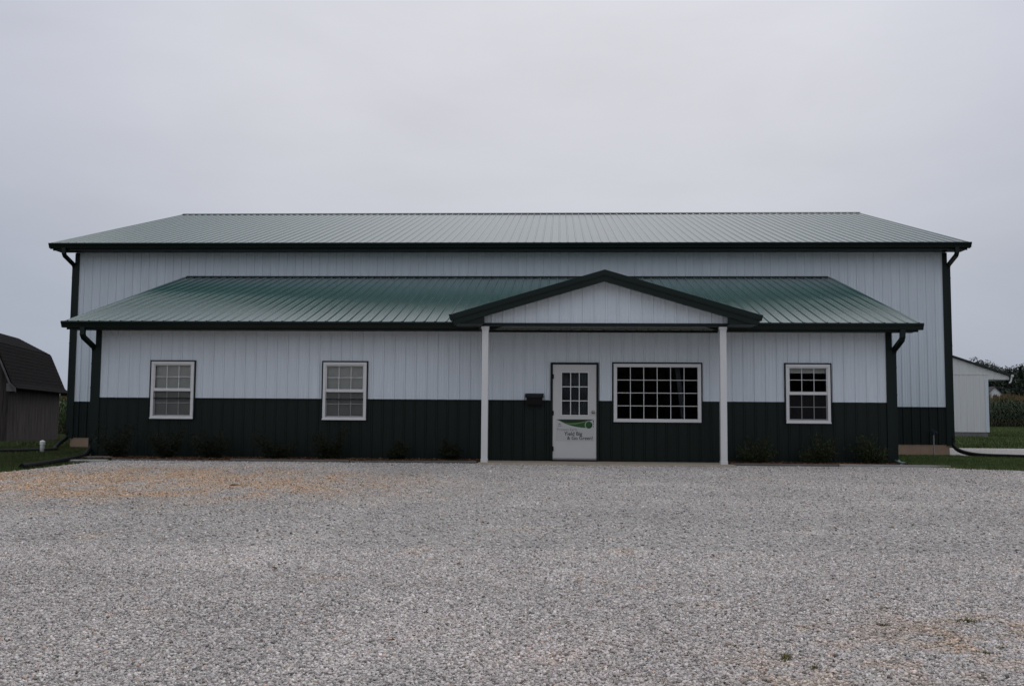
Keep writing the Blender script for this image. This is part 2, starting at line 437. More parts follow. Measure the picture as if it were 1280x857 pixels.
# downspouts
def downspout(x, yo, zo, yw, zb):
    mb = MB(); sec = [(-.050,-.036),(.050,-.036),(.050,.036),(-.050,.036)]
    z = zo
    path = [(x,yo,z),(x,yo,z-.15),(x,yo+.05,z-.21),(x,yw-.05,z-.38),(x,yw,z-.46),(x,yw,zb)]
    mb.sweep(path, sec); 
    for zz in (z-.75, (z+zb)/2, zb+.3): mb.box(x-.054, x+.054, yw-.040, yw+.040, zz, zz+.03)
    return P(mb, 'downspout', M['trim'])
downspout(-.075, EY-.085, 2.745, .06, .22); downspout(W1+.075, EY-.085, 2.745, .06, .10)
downspout(XM0-.075, MEY-.085, 5.475, DM+.06, .30); downspout(XM1+.075, MEY-.085, 5.475, DM+.06, .34)

# porch -------------------------------------------------------------
def chev(mb, x0, x1, za, t0, t1, y0, y1):
    """chevron band following the gable slopes, from t0 to t1 below the roof line"""
    L = lambda x, t: za-GSL*abs(x-AX)-t
    mb.prism([(x0,y0,L(x0,t0)),(x0,y0,L(x0,t1)),(AX,y0,L(AX,t1)),(AX,y0,L(AX,t0))], (0,y1-y0,0))
    mb.prism([(AX,y0,L(AX,t0)),(AX,y0,L(AX,t1)),(x1,y0,L(x1,t1)),(x1,y0,L(x1,t0))], (0,y1-y0,0))
mb = MB()
ang = math.atan(GSL)
for s in (1,-1):
    nd = Vector((-s*GSL,0,1)).normalized(); h = AX-GX0
    ye = -.20; yr = 2.93
    ribbed(mb, (AX-s*h,0,AZ-GSL*h-.012), (0,1,0), (s,0,GSL), nd, FY, yr, lambda u: 0 if u < ye else h*(u-ye)/(yr-ye), h, .05, extra=(ye,))
porch = P(mb, 'porch_roof', M['roof'])
mb = MB(); chev(mb, GX0, GX1, AZ, -.015, .085, FY-.022, FY-.003); chev(mb, GX0, GX1, AZ, .085, .105, FY-.016, FY-.003)
S(mb, 'rake_trim', M['trim'], porch)
mb = MB(); chev(mb, GX0+.02, GX1-.02, AZ, .1055, .215, FY-.002, FY+.02)
S(mb, 'fascia', M['trim'], porch)
mb = MB(); chev(mb, GX0+.04, GX1-.04, AZ, .185, .20, FY+.021, PY-.025); S(mb, 'soffit', M['trim'], porch)
for (a,b,c) in ((GX0+.03, 8.40, 1),(13.24, GX1-.03, -1)):
    zl = lambda x: AZ-GSL*abs(x-AX)-.20
    q = [a, b]
    mb = MB(); mb.prism([(a,FY+.022,2.765),(b,FY+.022,2.765),(b,FY+.022,max(zl(b),2.79)),(a,FY+.022,max(zl(a),2.79))], (0,.80,0))
    S(mb, 'soffit', M['trim'], porch)
for xg in (GX0-.085, GX1+.005):    # short side gutters
    mb = MB(); mb.prism([(xg,FY,2.955),(xg+.08,FY,2.955),(xg+.08,FY,2.84),(xg+.03,FY,2.84)] if xg < AX else [(xg,FY,2.955),(xg+.08,FY,2.955),(xg+.05,FY,2.84),(xg,FY,2.84)], (0,.66,0))
    S(mb, 'gutter', M['trim'], porch)
mb = MB()
ribbed(mb, (0,PY+.02,0), (1,0,0), (0,0,1), (0,-1,0), 8.40, 13.24, 2.80, lambda u: AZ-GSL*abs(u-AX)-.18, .10, extra=(AX,))
P(mb, 'gable_siding', M['white'])
mb = MB(); mb.box(8.36, 13.235, PY-.012, PY+.01, 2.742, 2.806); mb.box(8.36, 13.235, PY+.011, PY+.14, 2.752, 2.80)
P(mb, 'porch_beam', M['trim'])
mb = MB()
ribbed(mb, (0,PY+.14,2.775), (1,0,0), (0,1,0), (0,0,-1), 8.37, 13.23, 0, -PY-.16, .10, h=.015)
P(mb, 'porch_ceiling', M['ceiling'])
mb = MB(); mb.box(8.40, 13.2, -.05, -.022, 2.705, 2.752); P(mb, 'wall_trim', M['trim'])
for s, x in ((1,8.50),(-1,13.1)):    # knee plates in the beam corners
    mb = MB(); mb.prism([(x,PY+.16,2.75),(x+.26*s,PY+.16,2.75),(x,PY+.16,2.66)], (0,.05,0)); P(mb, 'knee_brace', M['trim'])
for xc in (8.4225, 13.149):
    mb = MB(); mb.box(xc-.064, xc+.064, PY+.0, PY+.128, .028, 2.69)
    po = P(mb, 'porch_post', M['vinyl'], bevel=.006)
    mb = MB(); mb.box(xc-.078, xc+.078, PY-.014, PY+.142, 2.692, 2.738); mb.box(xc-.070, xc+.070, PY-.006, PY+.134, 2.66, 2.691)
    S(mb, 'post_cap', M['vinyl'], po, bevel=.004)
    mb = MB(); mb.box(xc-.070, xc+.070, PY-.006, PY+.134, .028, .10); S(mb, 'post_base', M['vinyl'], po, bevel=.004)

# windows -----------------------------------------------------------
def bars(mb, x0, x1, z0, z1, nx, nz, y, w=.0115, d=.012):
    """grille bars: verticals full height, horizontals 2 mm proud behind"""
    for i in range(1, nx):
        x = x0+(x1-x0)*i/nx; mb.box(x-w/2, x+w/2, y, y+d, z0, z1)
    for k in range(1, nz):
        z = z0+(z1-z0)*k/nz; mb.box(x0, x1, y+.002, y+d-.002, z-w/2, z+w/2)
def ringbox(mb, x0, x1, z0, z1, t, y0, y1, tb=None):
    tb = t if tb is None else tb
    mb.box(x0, x1, y0, y1, z1-t, z1); mb.box(x0, x1, y0, y1, z0, z0+tb)
    mb.box(x0, x0+t, y0, y1, z0+tb, z1-t); mb.box(x1-t, x1, y0, y1, z0+tb, z1-t)
def slats(mb, x0, x1, z0, z1, y, pitch=.024):
    z = z1
    while z > z0:
        mb.prism([(x0,y-.006,z-.012),(x0,y+.006,z+.012),(x0,y+.0068,z+.012),(x0,y-.0052,z-.012)], (x1-x0,0,0)); z -= pitch
    for f in (.16,.84):
        x = x0+(x1-x0)*f; mb.box(x-.002, x+.002, y-.015, y-.014, z0, z1)
    mb.box(x0, x1, y-.015, y+.015, z1+.004, z1+.034)
for i, (a, b) in enumerate(WIN):
    mb = MB()
    ringbox(mb, a, b, ZW0, ZW1, .058, -.052, .03)
    mb.box(a-.008, b+.008, -.066, -.0525, ZW0-.004, ZW0+.022)
    win = P(mb, 'window', M['vinyl'], bevel=.004)
    zm = (ZW0+ZW1)/2
    gx0, gx1 = a+.058, b-.058
    mb = MB(); mb.box(gx0, gx1, -.040, -.002, zm-.022, zm+.022)
    ringbox(mb, gx0, gx1, zm+.0225, ZW1-.0585, .020, -.036, .0)
    mb.box(gx0, gx1, -.012, .02, ZW0+.0585, ZW0+.085); mb.box(gx0, gx0+.02, -.012, .02, ZW0+.0855, zm-.0225); mb.box(gx1-.02, gx1, -.012, .02, ZW0+.0855, zm-.0225)
    S(mb, 'sash', M['vinyl'], win, bevel=.003)
    mb = MB(); bars(mb, gx0+.02, gx1-.02, zm+.043, ZW1-.079, 3, 2, -.024)
    bars(mb, gx0+.02, gx1-.02, ZW0+.086, zm-.023, 3, 2, .0)
    S(mb, 'grille', M['vinyl'], win)
    mb = MB()
    mb.face([(gx0+.02,-.008,zm+.042),(gx1-.02,-.008,zm+.042),(gx1-.02,-.008,ZW1-.078),(gx0+.02,-.008,ZW1-.078)])
    mb.face([(gx0+.02,.014,ZW0+.086),(gx1-.02,.014,ZW0+.086),(gx1-.02,.014,zm-.022),(gx0+.02,.014,zm-.022)])
    S(mb, 'pane', M['glass'], win)
    mb = MB(); mb.face([(gx0,-.03,ZW0+.058),(gx1,-.03,ZW0+.058),(gx1,-.03,zm-.022),(gx0,-.03,zm-.022)])
    S(mb, 'insect_screen', M['screen'], win)
    mb = MB()
    if i < 2: slats(mb, gx0+.005, gx1-.005, ZW0+.07, ZW1-.10, .055, .022)
    else: slats(mb, gx0+.005, gx1-.005, ZW1-.17, ZW1-.10, .075, .006)
    S(mb, 'blind', M['blind'], win)
    mb = MB()   # dark surround channel on both sides and above
    mb.box(a-.03, a-.009, -.035, -.002, ZW0, ZW1+.001); mb.box(b+.009, b+.03, -.035, -.002, ZW0, ZW1+.001); mb.box(a-.03, b+.03, -.037, -.002, ZW1+.002, ZW1+.03)
    S(mb, 'channel_trim', M['trim'], win)
a, b, z0, z1 = BIG
mb = MB(); ringbox(mb, a, b, z0, z1, .07, -.052, .03); win = P(mb, 'window', M['vinyl'], bevel=.004)
mb = MB(); bars(mb, a+.07, b-.07, z0+.07, z1-.07, 6, 4, -.02, .0135); S(mb, 'grille', M['vinyl'], win)
mb = MB(); mb.face([(a+.07,-.004,z0+.07),(b-.07,-.004,z0+.07),(b-.07,-.004,z1-.07),(a+.07,-.004,z1-.07)]); S(mb, 'pane', M['glass'], win)
mb = MB(); mb.box(a-.03, a-.002, -.035, -.002, z0, z1+.001); mb.box(b+.002, b+.03, -.035, -.002, z0, z1+.001); mb.box(a-.03, b+.03, -.037, -.002, z1+.002, z1+.03)
S(mb, 'channel_trim', M['trim'], win)
mb = MB()   # a sheer drape edge hanging inside the big window
for k in range(5):
    x = b-.42+.02*k; mb.prism([(x-.10,.12+.01*(k%2),z1-.05),(x-.085,.13,z1-.05),(x+.045,.13,z0+.05),(x+.03,.12+.01*(k%2),z0+.05)], (0,.004,0))
S(mb, 'drape', M['curtain'], win)

# door ---------------------------------------------------------------
dx0, dx1, dz0, dz1 = DOOR
sx0, sx1, sz0, sz1 = 9.775, 10.68, .055, 2.032
lx0, lx1, lz0, lz1 = 9.965, 10.505, .985, 1.862
mb = MB()
for (p,q,r,s) in ((sx0,lx0,sz0,sz1),(lx1,sx1,sz0,sz1),(lx0,lx1,sz0,lz0),(lx0,lx1,lz1,sz1)): mb.box(p,q,-.030,.015,r,s)
door = P(mb, 'door', M['doorpaint'])
mb = MB(); mb.box(dx0, sx0-.003, -.045, -.002, 0.03, dz1); mb.box(sx1+.003, dx1, -.045, -.002, .03, dz1); mb.box(sx0-.0025, sx1+.0025, -.045, -.002, sz1+.003, dz1)
S(mb, 'door_frame', M['trim'], door)
mb = MB(); ringbox(mb, lx0-.025, lx1+.025, lz0-.025, lz1+.025, .024, -.040, -.0305); S(mb, 'lite_frame', M['vinyl'], door)
mb = MB(); bars(mb, lx0, lx1, lz0, lz1, 3, 3, -.032, .018); S(mb, 'grille', M['vinyl'], door)
mb = MB(); mb.face([(lx0,-.012,lz0),(lx1,-.012,lz0),(lx1,-.012,lz1),(lx0,-.012,lz1)]); S(mb, 'pane', M['glass'], door)
mb = MB()   # gathered curtain behind the door lite
for k in range(26):
    xa = lx0-.02+(lx1-lx0+.04)*k/26; xb = lx0-.02+(lx1-lx0+.04)*(k+1)/26
    ya, yb = (.05,.062) if k % 2 else (.062,.05)
    mb.face([(xa,ya,lz0-.03),(xb,yb,lz0-.03),(xb,yb,lz1+.03),(xa,ya,lz1+.03)])
S(mb, 'curtain', M['curtain'], door)
mb = MB(); mb.lathe([(0,.0),(.034,.0),(.034,.008),(.014,.012),(.012,.035),(.026,.042),(.030,.056),(.024,.07),(0,.074)], (10.615,-.030,1.045), 18, 'y')
S(mb, 'knob', M['steel'], door, smooth=True)
mb = MB(); mb.box(dx0+.02, dx1-.02, -.10, .05, .022, .05); S(mb, 'threshold', M['black'], door)
mb = MB(); mb.box(sx0, sx1, -.036, -.0305, sz0, sz0+.035); S(mb, 'kick_strip', M['galv'], door)
for z in (.28, 1.02, 1.78):
    mb = MB(); mb.tube([(sx0-.004,-.05,z-.05),(sx0-.004,-.05,z+.05)], .009, 8); mb.box(sx0-.03, sx0+.02, -.048, -.0455, z-.048, z+.048); S(mb, 'hinge', M['black'], door)

# ------------------------------------------------------------------ poster on the door
ZS0, ZS1, XS0, XS1 = .445, .904, 9.838, 10.638
yS = -.034
sign = empty('door_poster', (10.238, yS, ZS0), 'white poster with green swoosh and slogan lettering on the white door', 'poster')
def SP(mb, name, m): return rel(mb.build(name, m), sign)
mb = MB(); mb.box(XS0, XS1, yS, yS+.003, ZS0, ZS1); SP(mb, 'sheet', M['signwhite'])
px = lambda x: XS0+(x-694.5)*.016667
pz = lambda y: ZS1-(y-523)*.016393
def flat(pts, y0, name, m, t=.001):
    mb = MB(); mb.prism([(px(a), y0, pz(b)) for a,b in pts], (0,t,0)); return SP(mb, name, m)
flat([(695,523.9),(699,525.6),(703,527.6),(707,529.4),(711,530.9),(716,532.3),(721,533.3),(726,534.0),(731.5,534.3),(733,530),(737,525.6),(742.3,523.7)], yS-.0012, 'swoosh', M['signgreen'])
flat([(696.5,523.95),(702,526),(707,527.6),(713,528.3),(720,528.2),(727,527.0),(733,525.1),(736,523.85)], yS-.0022, 'swoosh', M['signdark'])
flat([(705,528.3),(711,529.7),(718,529.9),(725,528.8),(731,527.0),(737,524.4),(731,526.3),(725,527.6),(718,528.5),(711,528.8)], yS-.0032, 'swoosh', M['signlime'])
mb = MB(); mb.lathe([(0,.0008),(4.9*.0165,.0008),(4.9*.0165,0)], (px(735.6),yS-.0034,pz(530.6)), 32, 'y'); SP(mb, 'disc', M['signwhite'])
mb = MB(); mb.lathe([(0,.0008),(4.4*.0165,.0008),(4.4*.0165,0)], (px(735.8),yS-.0046,pz(530.7)), 32, 'y'); SP(mb, 'disc', M['signgreen'])
flat([(739.6,532),(737.8,534.4),(735.5,535.0),(733.2,534.1),(736,533.2),(738.2,531.4),(739.3,528.3),(740.1,530)], yS-.0066, 'disc_shade', M['signdark'])
for (x,y,w,h) in ((741.3,526.2,1.0,2.6),(741.5,529.3,.8,1.8),(741.4,532.6,.7,1.6)):
    flat([(x-w/2,y-h/2),(x+w/2,y-h/2),(x+w/2,y+h/2),(x-w/2,y+h/2)], yS-.0014, 'mark', M['signdark'])
flat([(697.2,530.6),(699,528.4),(700.6,529.6),(701.2,530.9)], yS-.0014, 'emblem', M['inkgrey'])
flat([(696.8,531.9),(702.2,531.9),(702.2,532.7),(696.8,532.7)], yS-.0014, 'emblem', M['inkgrey'])
def lettering(txt, x0, x1, yb, m, off=0.0):
    cu = bpy.data.curves.new('lettering', 'FONT'); cu.body = txt; cu.size = 1; cu.extrude = .004; cu.offset = off
    to = bpy.data.objects.new('lettering_curve', cu); COL.objects.link(to)
    bpy.context.view_layer.update()
    me = bpy.data.meshes.new_from_object(to.evaluated_get(bpy.context.evaluated_depsgraph_get()))
    bpy.data.objects.remove(to)
    co = np.zeros(len(me.vertices)*3); me.vertices.foreach_get('co', co); co = co.reshape(-1,3)
    a, b = co[:,0].min(), co[:,0].max(); s = (px(x1)-px(x0))/(b-a)
    out = np.stack([px(x0)+(co[:,0]-a)*s, yS-.0012-co[:,2]*.3, pz(yb)+co[:,1]*s], 1)
    me.vertices.foreach_set('co', out.ravel()); me.update(); me.materials.clear(); me.materials.append(m)
    o = bpy.data.objects.new('lettering', me); COL.objects.link(o); return rel(o, sign)
lettering('Protect Early', 696.6, 721.5, 538.2, M['inkgrey'], .0)
lettering('Yield Big', 705, 727.5, 544.0, M['ink'], .009)
lettering('& Go Green!', 708.8, 740.4, 549.3, M['ink'], .009)

# ------------------------------------------------------------------ mailbox
mbx = empty('mailbox', (9.39,-.03,1.25), 'small black metal mailbox on the wall left of the door', 'mailbox')
mb = MB(); mb.prism([(9.225,-.024,1.19),(9.225,-.115,1.19),(9.225,-.125,1.36),(9.225,-.024,1.40)], (.335,0,0)); rel(mb.build('body', M['black'], bevel=.004), mbx)
mb = MB(); mb.prism([(9.20,-.024,1.428),(9.20,-.024,1.405),(9.20,-.128,1.362),(9.20,-.138,1.33),(9.20,-.145,1.332),(9.20,-.136,1.378)], (.385,0,0)); rel(mb.build('lid', M['black'], bevel=.003), mbx)
for x in (9.28, 9.50):
    mb = MB(); mb.tube([(x,-.06,1.19),(x,-.06,1.13),(x,-.08,1.10),(x,-.11,1.10),(x,-.125,1.13)], .005, 6); rel(mb.build('paper_hook', M['black']), mbx)

# ------------------------------------------------------------------ drain pipes, posts and taps
def smooth(pts, n=14):
    out = []; p = [Vector(q) for q in pts]; p = [2*p[0]-p[1]]+p+[2*p[-1]-p[-2]]
    for i in range(1, len(p)-2):
        for k in range(n):
            t = k/n; a,b,c,d = p[i-1],p[i],p[i+1],p[i+2]
            out.append(.5*((2*b)+(c-a)*t+(2*a-5*b+4*c-d)*t*t+(3*b-a-3*c+d)*t**3))
    out.append(p[-2]); return out
def corrugated(pts, r=.055):
    s = smooth(pts, 10); path = [s[0]]; step = .012
    for a, b in zip(s, s[1:]):
        n = max(1, int((b-a).length/step))
        for k in range(1, n+1): path.append(a.lerp(b, k/n))
    rad = [1.0 if (i//2) % 2 else .87 for i in range(len(path))]
    mb = MB(); mb.tube(path, r, 10, rad); return mb
g = lambda x, y, h=.05: (x, y, float(G(x,y))+h)
tag(corrugated([(-.075,.06,.40),(-.075,.05,.24),(-.02,-.22,.11),(.16,-.75,.06),g(.40,-1.75,.06),g(.42,-2.7,.05),g(.36,-3.45,.05)]).build('drain_pipe', M['plastic'], smooth=False),
    'black corrugated drain pipe along the gravel edge, in front of the white standpipe', 'drain pipe', 'black drain pipes from the downspouts')
tag(corrugated([(XM0-.075,DM+.06,.45),(XM0-.075,DM+.03,.30),(XM0+.0,5.6,.16),g(-3.1,4.4,.07),g(-2.55,3.25),g(-2.75,2.55),g(-3.25,1.85),g(-4.6,.4)]).build('drain_pipe', M['plastic']),
    'black corrugated drain pipe lying in the lawn behind the white standpipe', 'drain pipe', 'black drain pipes from the downspouts')
tag(corrugated([(XM1+.075,DM+.06,.5),(XM1+.075,DM+.04,.32),(XM1+.13,5.85,.15),g(20.65,5.35,.06),g(21.3,4.7),g(22.4,3.9),g(24.5,2.9)]).build('drain_pipe', M['plastic']),
    'black corrugated drain pipe running right from the far right corner downspout', 'drain pipe', 'black drain pipes from the downspouts')
st = empty('standpipe', g(-2.39,2.42,0), 'short white plastic standpipe in the left lawn beside the drain pipe', 'pipe')
mb = MB(); mb.lathe([(0,-.05),(.052,-.05),(.052,.20)], (0,0,0), 20); mb.build('pipe', M['pvc'], st, smooth=True)
mb = MB(); mb.lathe([(.052,.20),(.062,.20),(.062,.275),(.05,.29),(.02,.293),(.02,.31),(0,.31)], (0,0,0), 20); mb.build('cap', M['pvc'], st)
hy = empty('yard_hydrant', g(19.74,5.88,0), 'thin grey pipe yard hydrant with dark spout by the right foundation', 'hydrant')
mb = MB(); mb.tube([(0,0,-.1),(0,0,.56)], .017, 10); mb.build('pipe', M['galv'], hy)
mb = MB(); mb.tube([(0,0,.55),(0,0,.67)], .028, 10); mb.tube([(0,0,.63),(.05,-.02,.635),(.085,-.03,.60)], .018, 8); mb.build('spout', M['hose'], hy)
mb = MB(); mb.tube([(0,0,.665),(-.05,.02,.70),(-.10,.03,.68)], .009, 6); mb.build('handle', M['hose'], hy)
sp = MB(); sp.prism([(W1+.03,-.02,.13),(W1+.12,-.02,.13),(W1+.16,-.22,.04),(W1+.17,-.23,.0),(W1+.0,-.23,.0),(W1+.0,-.22,.04)], (0,.0,.02))
sp2 = MB(); sp2.sweep([(W1+.075,.06,.14),(W1+.075,.05,.09),(W1+.09,-.06,.05),(W1+.13,-.26,.035)], [(-.055,-.035),(.055,-.035),(.055,.035),(-.055,.035)])
M['shoe'] = mat('green_shoe', (.02,.06,.05), .35, .5)
tag(sp2.build('downspout_shoe', M['shoe'], bevel=.006), 'green downspout outlet shoe at the front right corner', 'downspout outlet')
def slab(cx, cy, w, d, h, rz, m, label):
    mb = MB(); mb.box(-w/2, w/2, -d/2, d/2, -.05, h); o = mb.build('splash_block', m, bevel=.012)
    o.location = g(cx,cy,0); o.rotation_euler = (0,0,rz); tag(o, label, 'splash block')
slab(.72,-1.75,.75,.22,.05,.28,M['boardlight'],'pale concrete splash block where the left drain pipe meets the gravel')
slab(.55,-.9,.5,.25,.07,.2,M['board'],'small grey flat stone by the left downspout foot')

# ------------------------------------------------------------------ planting beds
BF = lambda x: -1.26+.03*(x-.9)          # front of the left bed
BR = -.86
def strip(name, x0, x1, f, z):
    mb = MB(); n = 30
    for i in range(n):
        a = x0+(x1-x0)*i/n; b = x0+(x1-x0)*(i+1)/n
        mb.face([(a,f(a),z),(b,f(b),z),(b,.01,z+.03),(a,.01,z+.03)])
    return mb
o = strip('mulch', .1, 8.32, BF, .02).build('mulch_bed', M['mulchbase']); tag(o, kind='structure')
o = strip('mulch', 13.26, W1+.1, lambda x: BR, .02).build('mulch_bed', M['mulchbase']); tag(o, kind='structure')
def board(x0, x1, y0, y1, m, label, h=.055, tilt=0):
    mb = MB(); mb.prism([(x0,y0-.02,-.03),(x1,y1-.02,-.03),(x1,y1-.02,h+tilt),(x0,y0-.02,h)], (0,.04,0))
    tag(mb.build('edging_board', m, bevel=.006), label, 'garden edging', 'edging boards along the planting beds')
xs = [.98, 3.35, 5.75, 8.28]
labs = ['grey edging board at the left end of the left planting bed','grey edging board below the second window from the left','grey edging board ending at the left porch post']
for i in range(3): board(xs[i]+.01, xs[i+1]-.01, BF(xs[i]), BF(xs[i+1]), M['board'], labs[i], .045+.012*(i % 2), .012*(i-1))
board(13.30, 15.4, BR, BR, M['board'], 'grey edging board beginning at the right porch post', .05)
board(15.42, 17.55, BR+.01, BR-.03, M['boardlight'], 'paler edging board reaching past the right front corner', .055, -.01)

# ------------------------------------------------------------------ chips and stones (numpy)
CUBE = np.array([(-1,-1,-1),(1,-1,-1),(1,1,-1),(-1,1,-1),(-1,-1,1),(1,-1,1),(1,1,1),(-1,1,1)], float)
CF = np.array([(0,3,2,1),(4,5,6,7),(0,1,5,4),(1,2,6,5),(2,3,7,6),(3,0,4,7)])
def chunks(x, y, z, size, flat=(.55,1.0), jit=.35):
    n = len(x); v = np.repeat(CUBE[None], n, 0)*(1+0*size[:,None,None])
    v = v*(1+RNG.uniform(-jit, jit, (n,8,3)))*.72
    sc = np.stack([RNG.uniform(.75,1.35,n), RNG.uniform(.6,1.05,n), RNG.uniform(flat[0],flat[1],n)*.8], 1)
    v = v*sc[:,None,:]*size[:,None,None]
    q = RNG.normal(size=(n,3))*[.35,.35,0]; a = RNG.uniform(0, 6.283, n)
    cx, sx = np.cos(q[:,0]), np.sin(q[:,0]); cy, sy = np.cos(q[:,1]), np.sin(q[:,1]); cz, sz = np.cos(a), np.sin(a)
    X, Y, Z = v[...,0], v[...,1], v[...,2]
    Y, Z = Y*cx[:,None]-Z*sx[:,None], Y*sx[:,None]+Z*cx[:,None]
    X, Z = X*cy[:,None]+Z*sy[:,None], -X*sy[:,None]+Z*cy[:,None]
    X, Y = X*cz[:,None]-Y*sz[:,None], X*sz[:,None]+Y*cz[:,None]
    V = np.stack([X+x[:,None], Y+y[:,None], Z+z[:,None]], -1).reshape(-1,3)
    F = (CF[None]+8*np.arange(n)[:,None,None]).reshape(-1,4)
    return V, F
def chips(x0, x1, yf, n):
    x = RNG.uniform(x0, x1, n); y = np.array([RNG.uniform(yf(a)+.03, -.03) for a in x]); z = .03+(-y*-.0)+RNG.uniform(0,.02,n)
    V, F = chunks(x, y, z, RNG.uniform(.012,.035,n), (.25,.5))
    c = np.array([.050,.027,.017])*RNG.uniform(.4,2.0,(n,1))*RNG.uniform(.85,1.15,(n,3))
    k = RNG.random(n) < .12; c[k] = np.array([.17,.085,.035])*RNG.uniform(.6,1.3,(k.sum(),1))
    return npmesh('mulch', V, F, M['mulchchip'], np.repeat(c, 8, 0))
tag(chips(.1, 8.3, BF, 7000), kind='stuff'); tag(chips(13.3, W1+.1, lambda a: BR, 3000), kind='stuff')

# gravel lot boundary (far edge of the gravel)
BX = np.array([-60,-6,.20,.45,.62,.80,1.0,8.29,8.30,13.34,13.36,16.6,17.3,17.6,18.6,30,60,90])
BY = np.array([-10,-6.6,-4.35,-3.8,-3.0,-1.95,-1.28,-1.08,-1.52,-1.52,-.885,-.885,-.92,-1.5,-1.85,-1.85,-2.2,-2.5])
yb = lambda x: np.interp(x, BX, BY)
def tint(x, y):
    n1 = fbm(x*.55, y*.35, 3); n2 = fbm(x*2.1, y*1.4, 9); n3 = fbm(x*6, y*5, 17)
    n4 = fbm(x*.16, y*1.0, 31)
    b = .82+.16*n1+.16*(n2-.5)+.20*(n4-.35)
    c = np.stack([b*1.018, b*.987, b*.958], -1)
    # warm pea gravel washed along the left of the lot
    e = np.exp(-(((x-3.7)/3.6)**2+((y+5.35)/2.4)**2)**1.5)+.75*np.exp(-(((x-.9)/1.8)**2+((y+5.6)/1.6)**2))
    e = np.clip(e*1.7*np.clip((n2-.24)*2.6, 0, 1), 0, 1)
    # soil showing through at the front right
    f = np.exp(-(((x-12.75)/.9)**2+((y+14.6)/.75)**2))*np.clip((n3-.44)*5, 0, 1)+.5*np.exp(-(((x-11.1)/.5)**2+((y+15.3)/.4)**2))*np.clip((n3-.45)*5, 0, 1)
    f = np.clip(f*1.25,0,1)+.6*np.clip((n2-.64)*6, 0, 1)*np.clip((n3-.5)*5, 0, 1)
    w = np.clip(e*.85+f, 0, 1)[...,None]
    warm = np.array([1.10,.94,.78])
    # faint wheel tracks turning in towards the door, and a pinkish cast low in the middle
    tr = 0
    for off in (-.85,.85):
        cx = 9.4+off+1.6*np.sin((y+3)*.12)+.25*(n4-.5); tr = tr+np.exp(-((x-cx)/.26)**2)
        cy = -6.6+off*.9-.02*(x-10)**2*.12+.3*(n2-.5); tr = tr+.8*np.exp(-((y-cy)/.26)**2)*ss(2,6,x)
    c = c*(1+.055*np.clip(tr,0,1)[...,None]*np.array([1,.98,.95]))
    pk = np.exp(-(((x-9.9)/1.6)**2+((y+15.2)/1.2)**2))*np.clip((n2-.35)*3,0,1)
    c = c*(1+pk[...,None]*np.array([.01,-.025,-.04]))
    return c*(1-w)+c*warm*w, e, f

def grid_sheet(name, xs, ys_fn, dz, m, col=False, kind='structure'):
    """columns in x; ys_fn(x) gives the y samples of that column"""
    V = []; nx = len(xs)
    cols = [ys_fn(x) for x in xs]; ny = len(cols[0])
    X = np.repeat(np.asarray(xs)[:,None], ny, 1); Y = np.array(cols)
    Z = G(X, Y)+dz
    V = np.stack([X,Y,Z], -1).reshape(-1,3)
    i, j = np.meshgrid(np.arange(nx-1), np.arange(ny-1), indexing='ij')
    a = (i*ny+j).ravel(); F = np.stack([a, a+ny, a+ny+1, a+1], 1)
    c = tint(V[:,0], V[:,1])[0] if col else None
    o = npmesh(name, V, F, m, c); return tag(o, kind=kind)
def spaced(parts):
    return np.unique(np.round(np.concatenate([np.arange(a, b+1e-6, s) for a,b,s in parts]), 4))
gx = spaced([(-700,-100,100),(-100,-20,8),(-20,30,.5),(30,100,5),(100,800,100)])
gy = spaced([(-600,-100,100),(-100,-40,10),(-40,66,.5),(66,100,4),(100,1500,100)])
grid_sheet('ground', gx, lambda x: gy, -.012, M['lawn'])
lx = spaced([(-60,-6,3),(-6,0,.5),(0,1.2,.1),(1.2,8.2,.2),(13.4,17,.2),(17,19,.2),(19,60,2)])
lx = np.unique(np.concatenate([lx, [8.29,8.30,8.6,9,9.5,10,10.5,11,11.5,12,12.5,13,13.34,13.36]]))
t = np.concatenate([np.linspace(0,.5,30)[:-1], np.linspace(.5,1,90)])
grid_sheet('gravel_lot', lx, lambda x: -50+(float(yb(x))+50)*t, .004, M['gravel'], True)
dxs = spaced([(20.35,60,.6)])
def drive_y(x):
    y0 = np.interp(x, [20,21.5,25,60], [5.9,5.6,4.9,3.5]); y1 = np.interp(x, [20,23,25,60], [12.6,12.6,12.4,11.5]); return np.linspace(y0, y1, 24)
grid_sheet('gravel_drive', dxs, drive_y, .004, M['gravel'], True)
# concrete porch floor
mb = MB(); mb.box(8.30, 13.34, -1.50, -.028, -.2, .026); tag(mb.build('porch_slab', M['concrete'], bevel=.01), kind='structure')

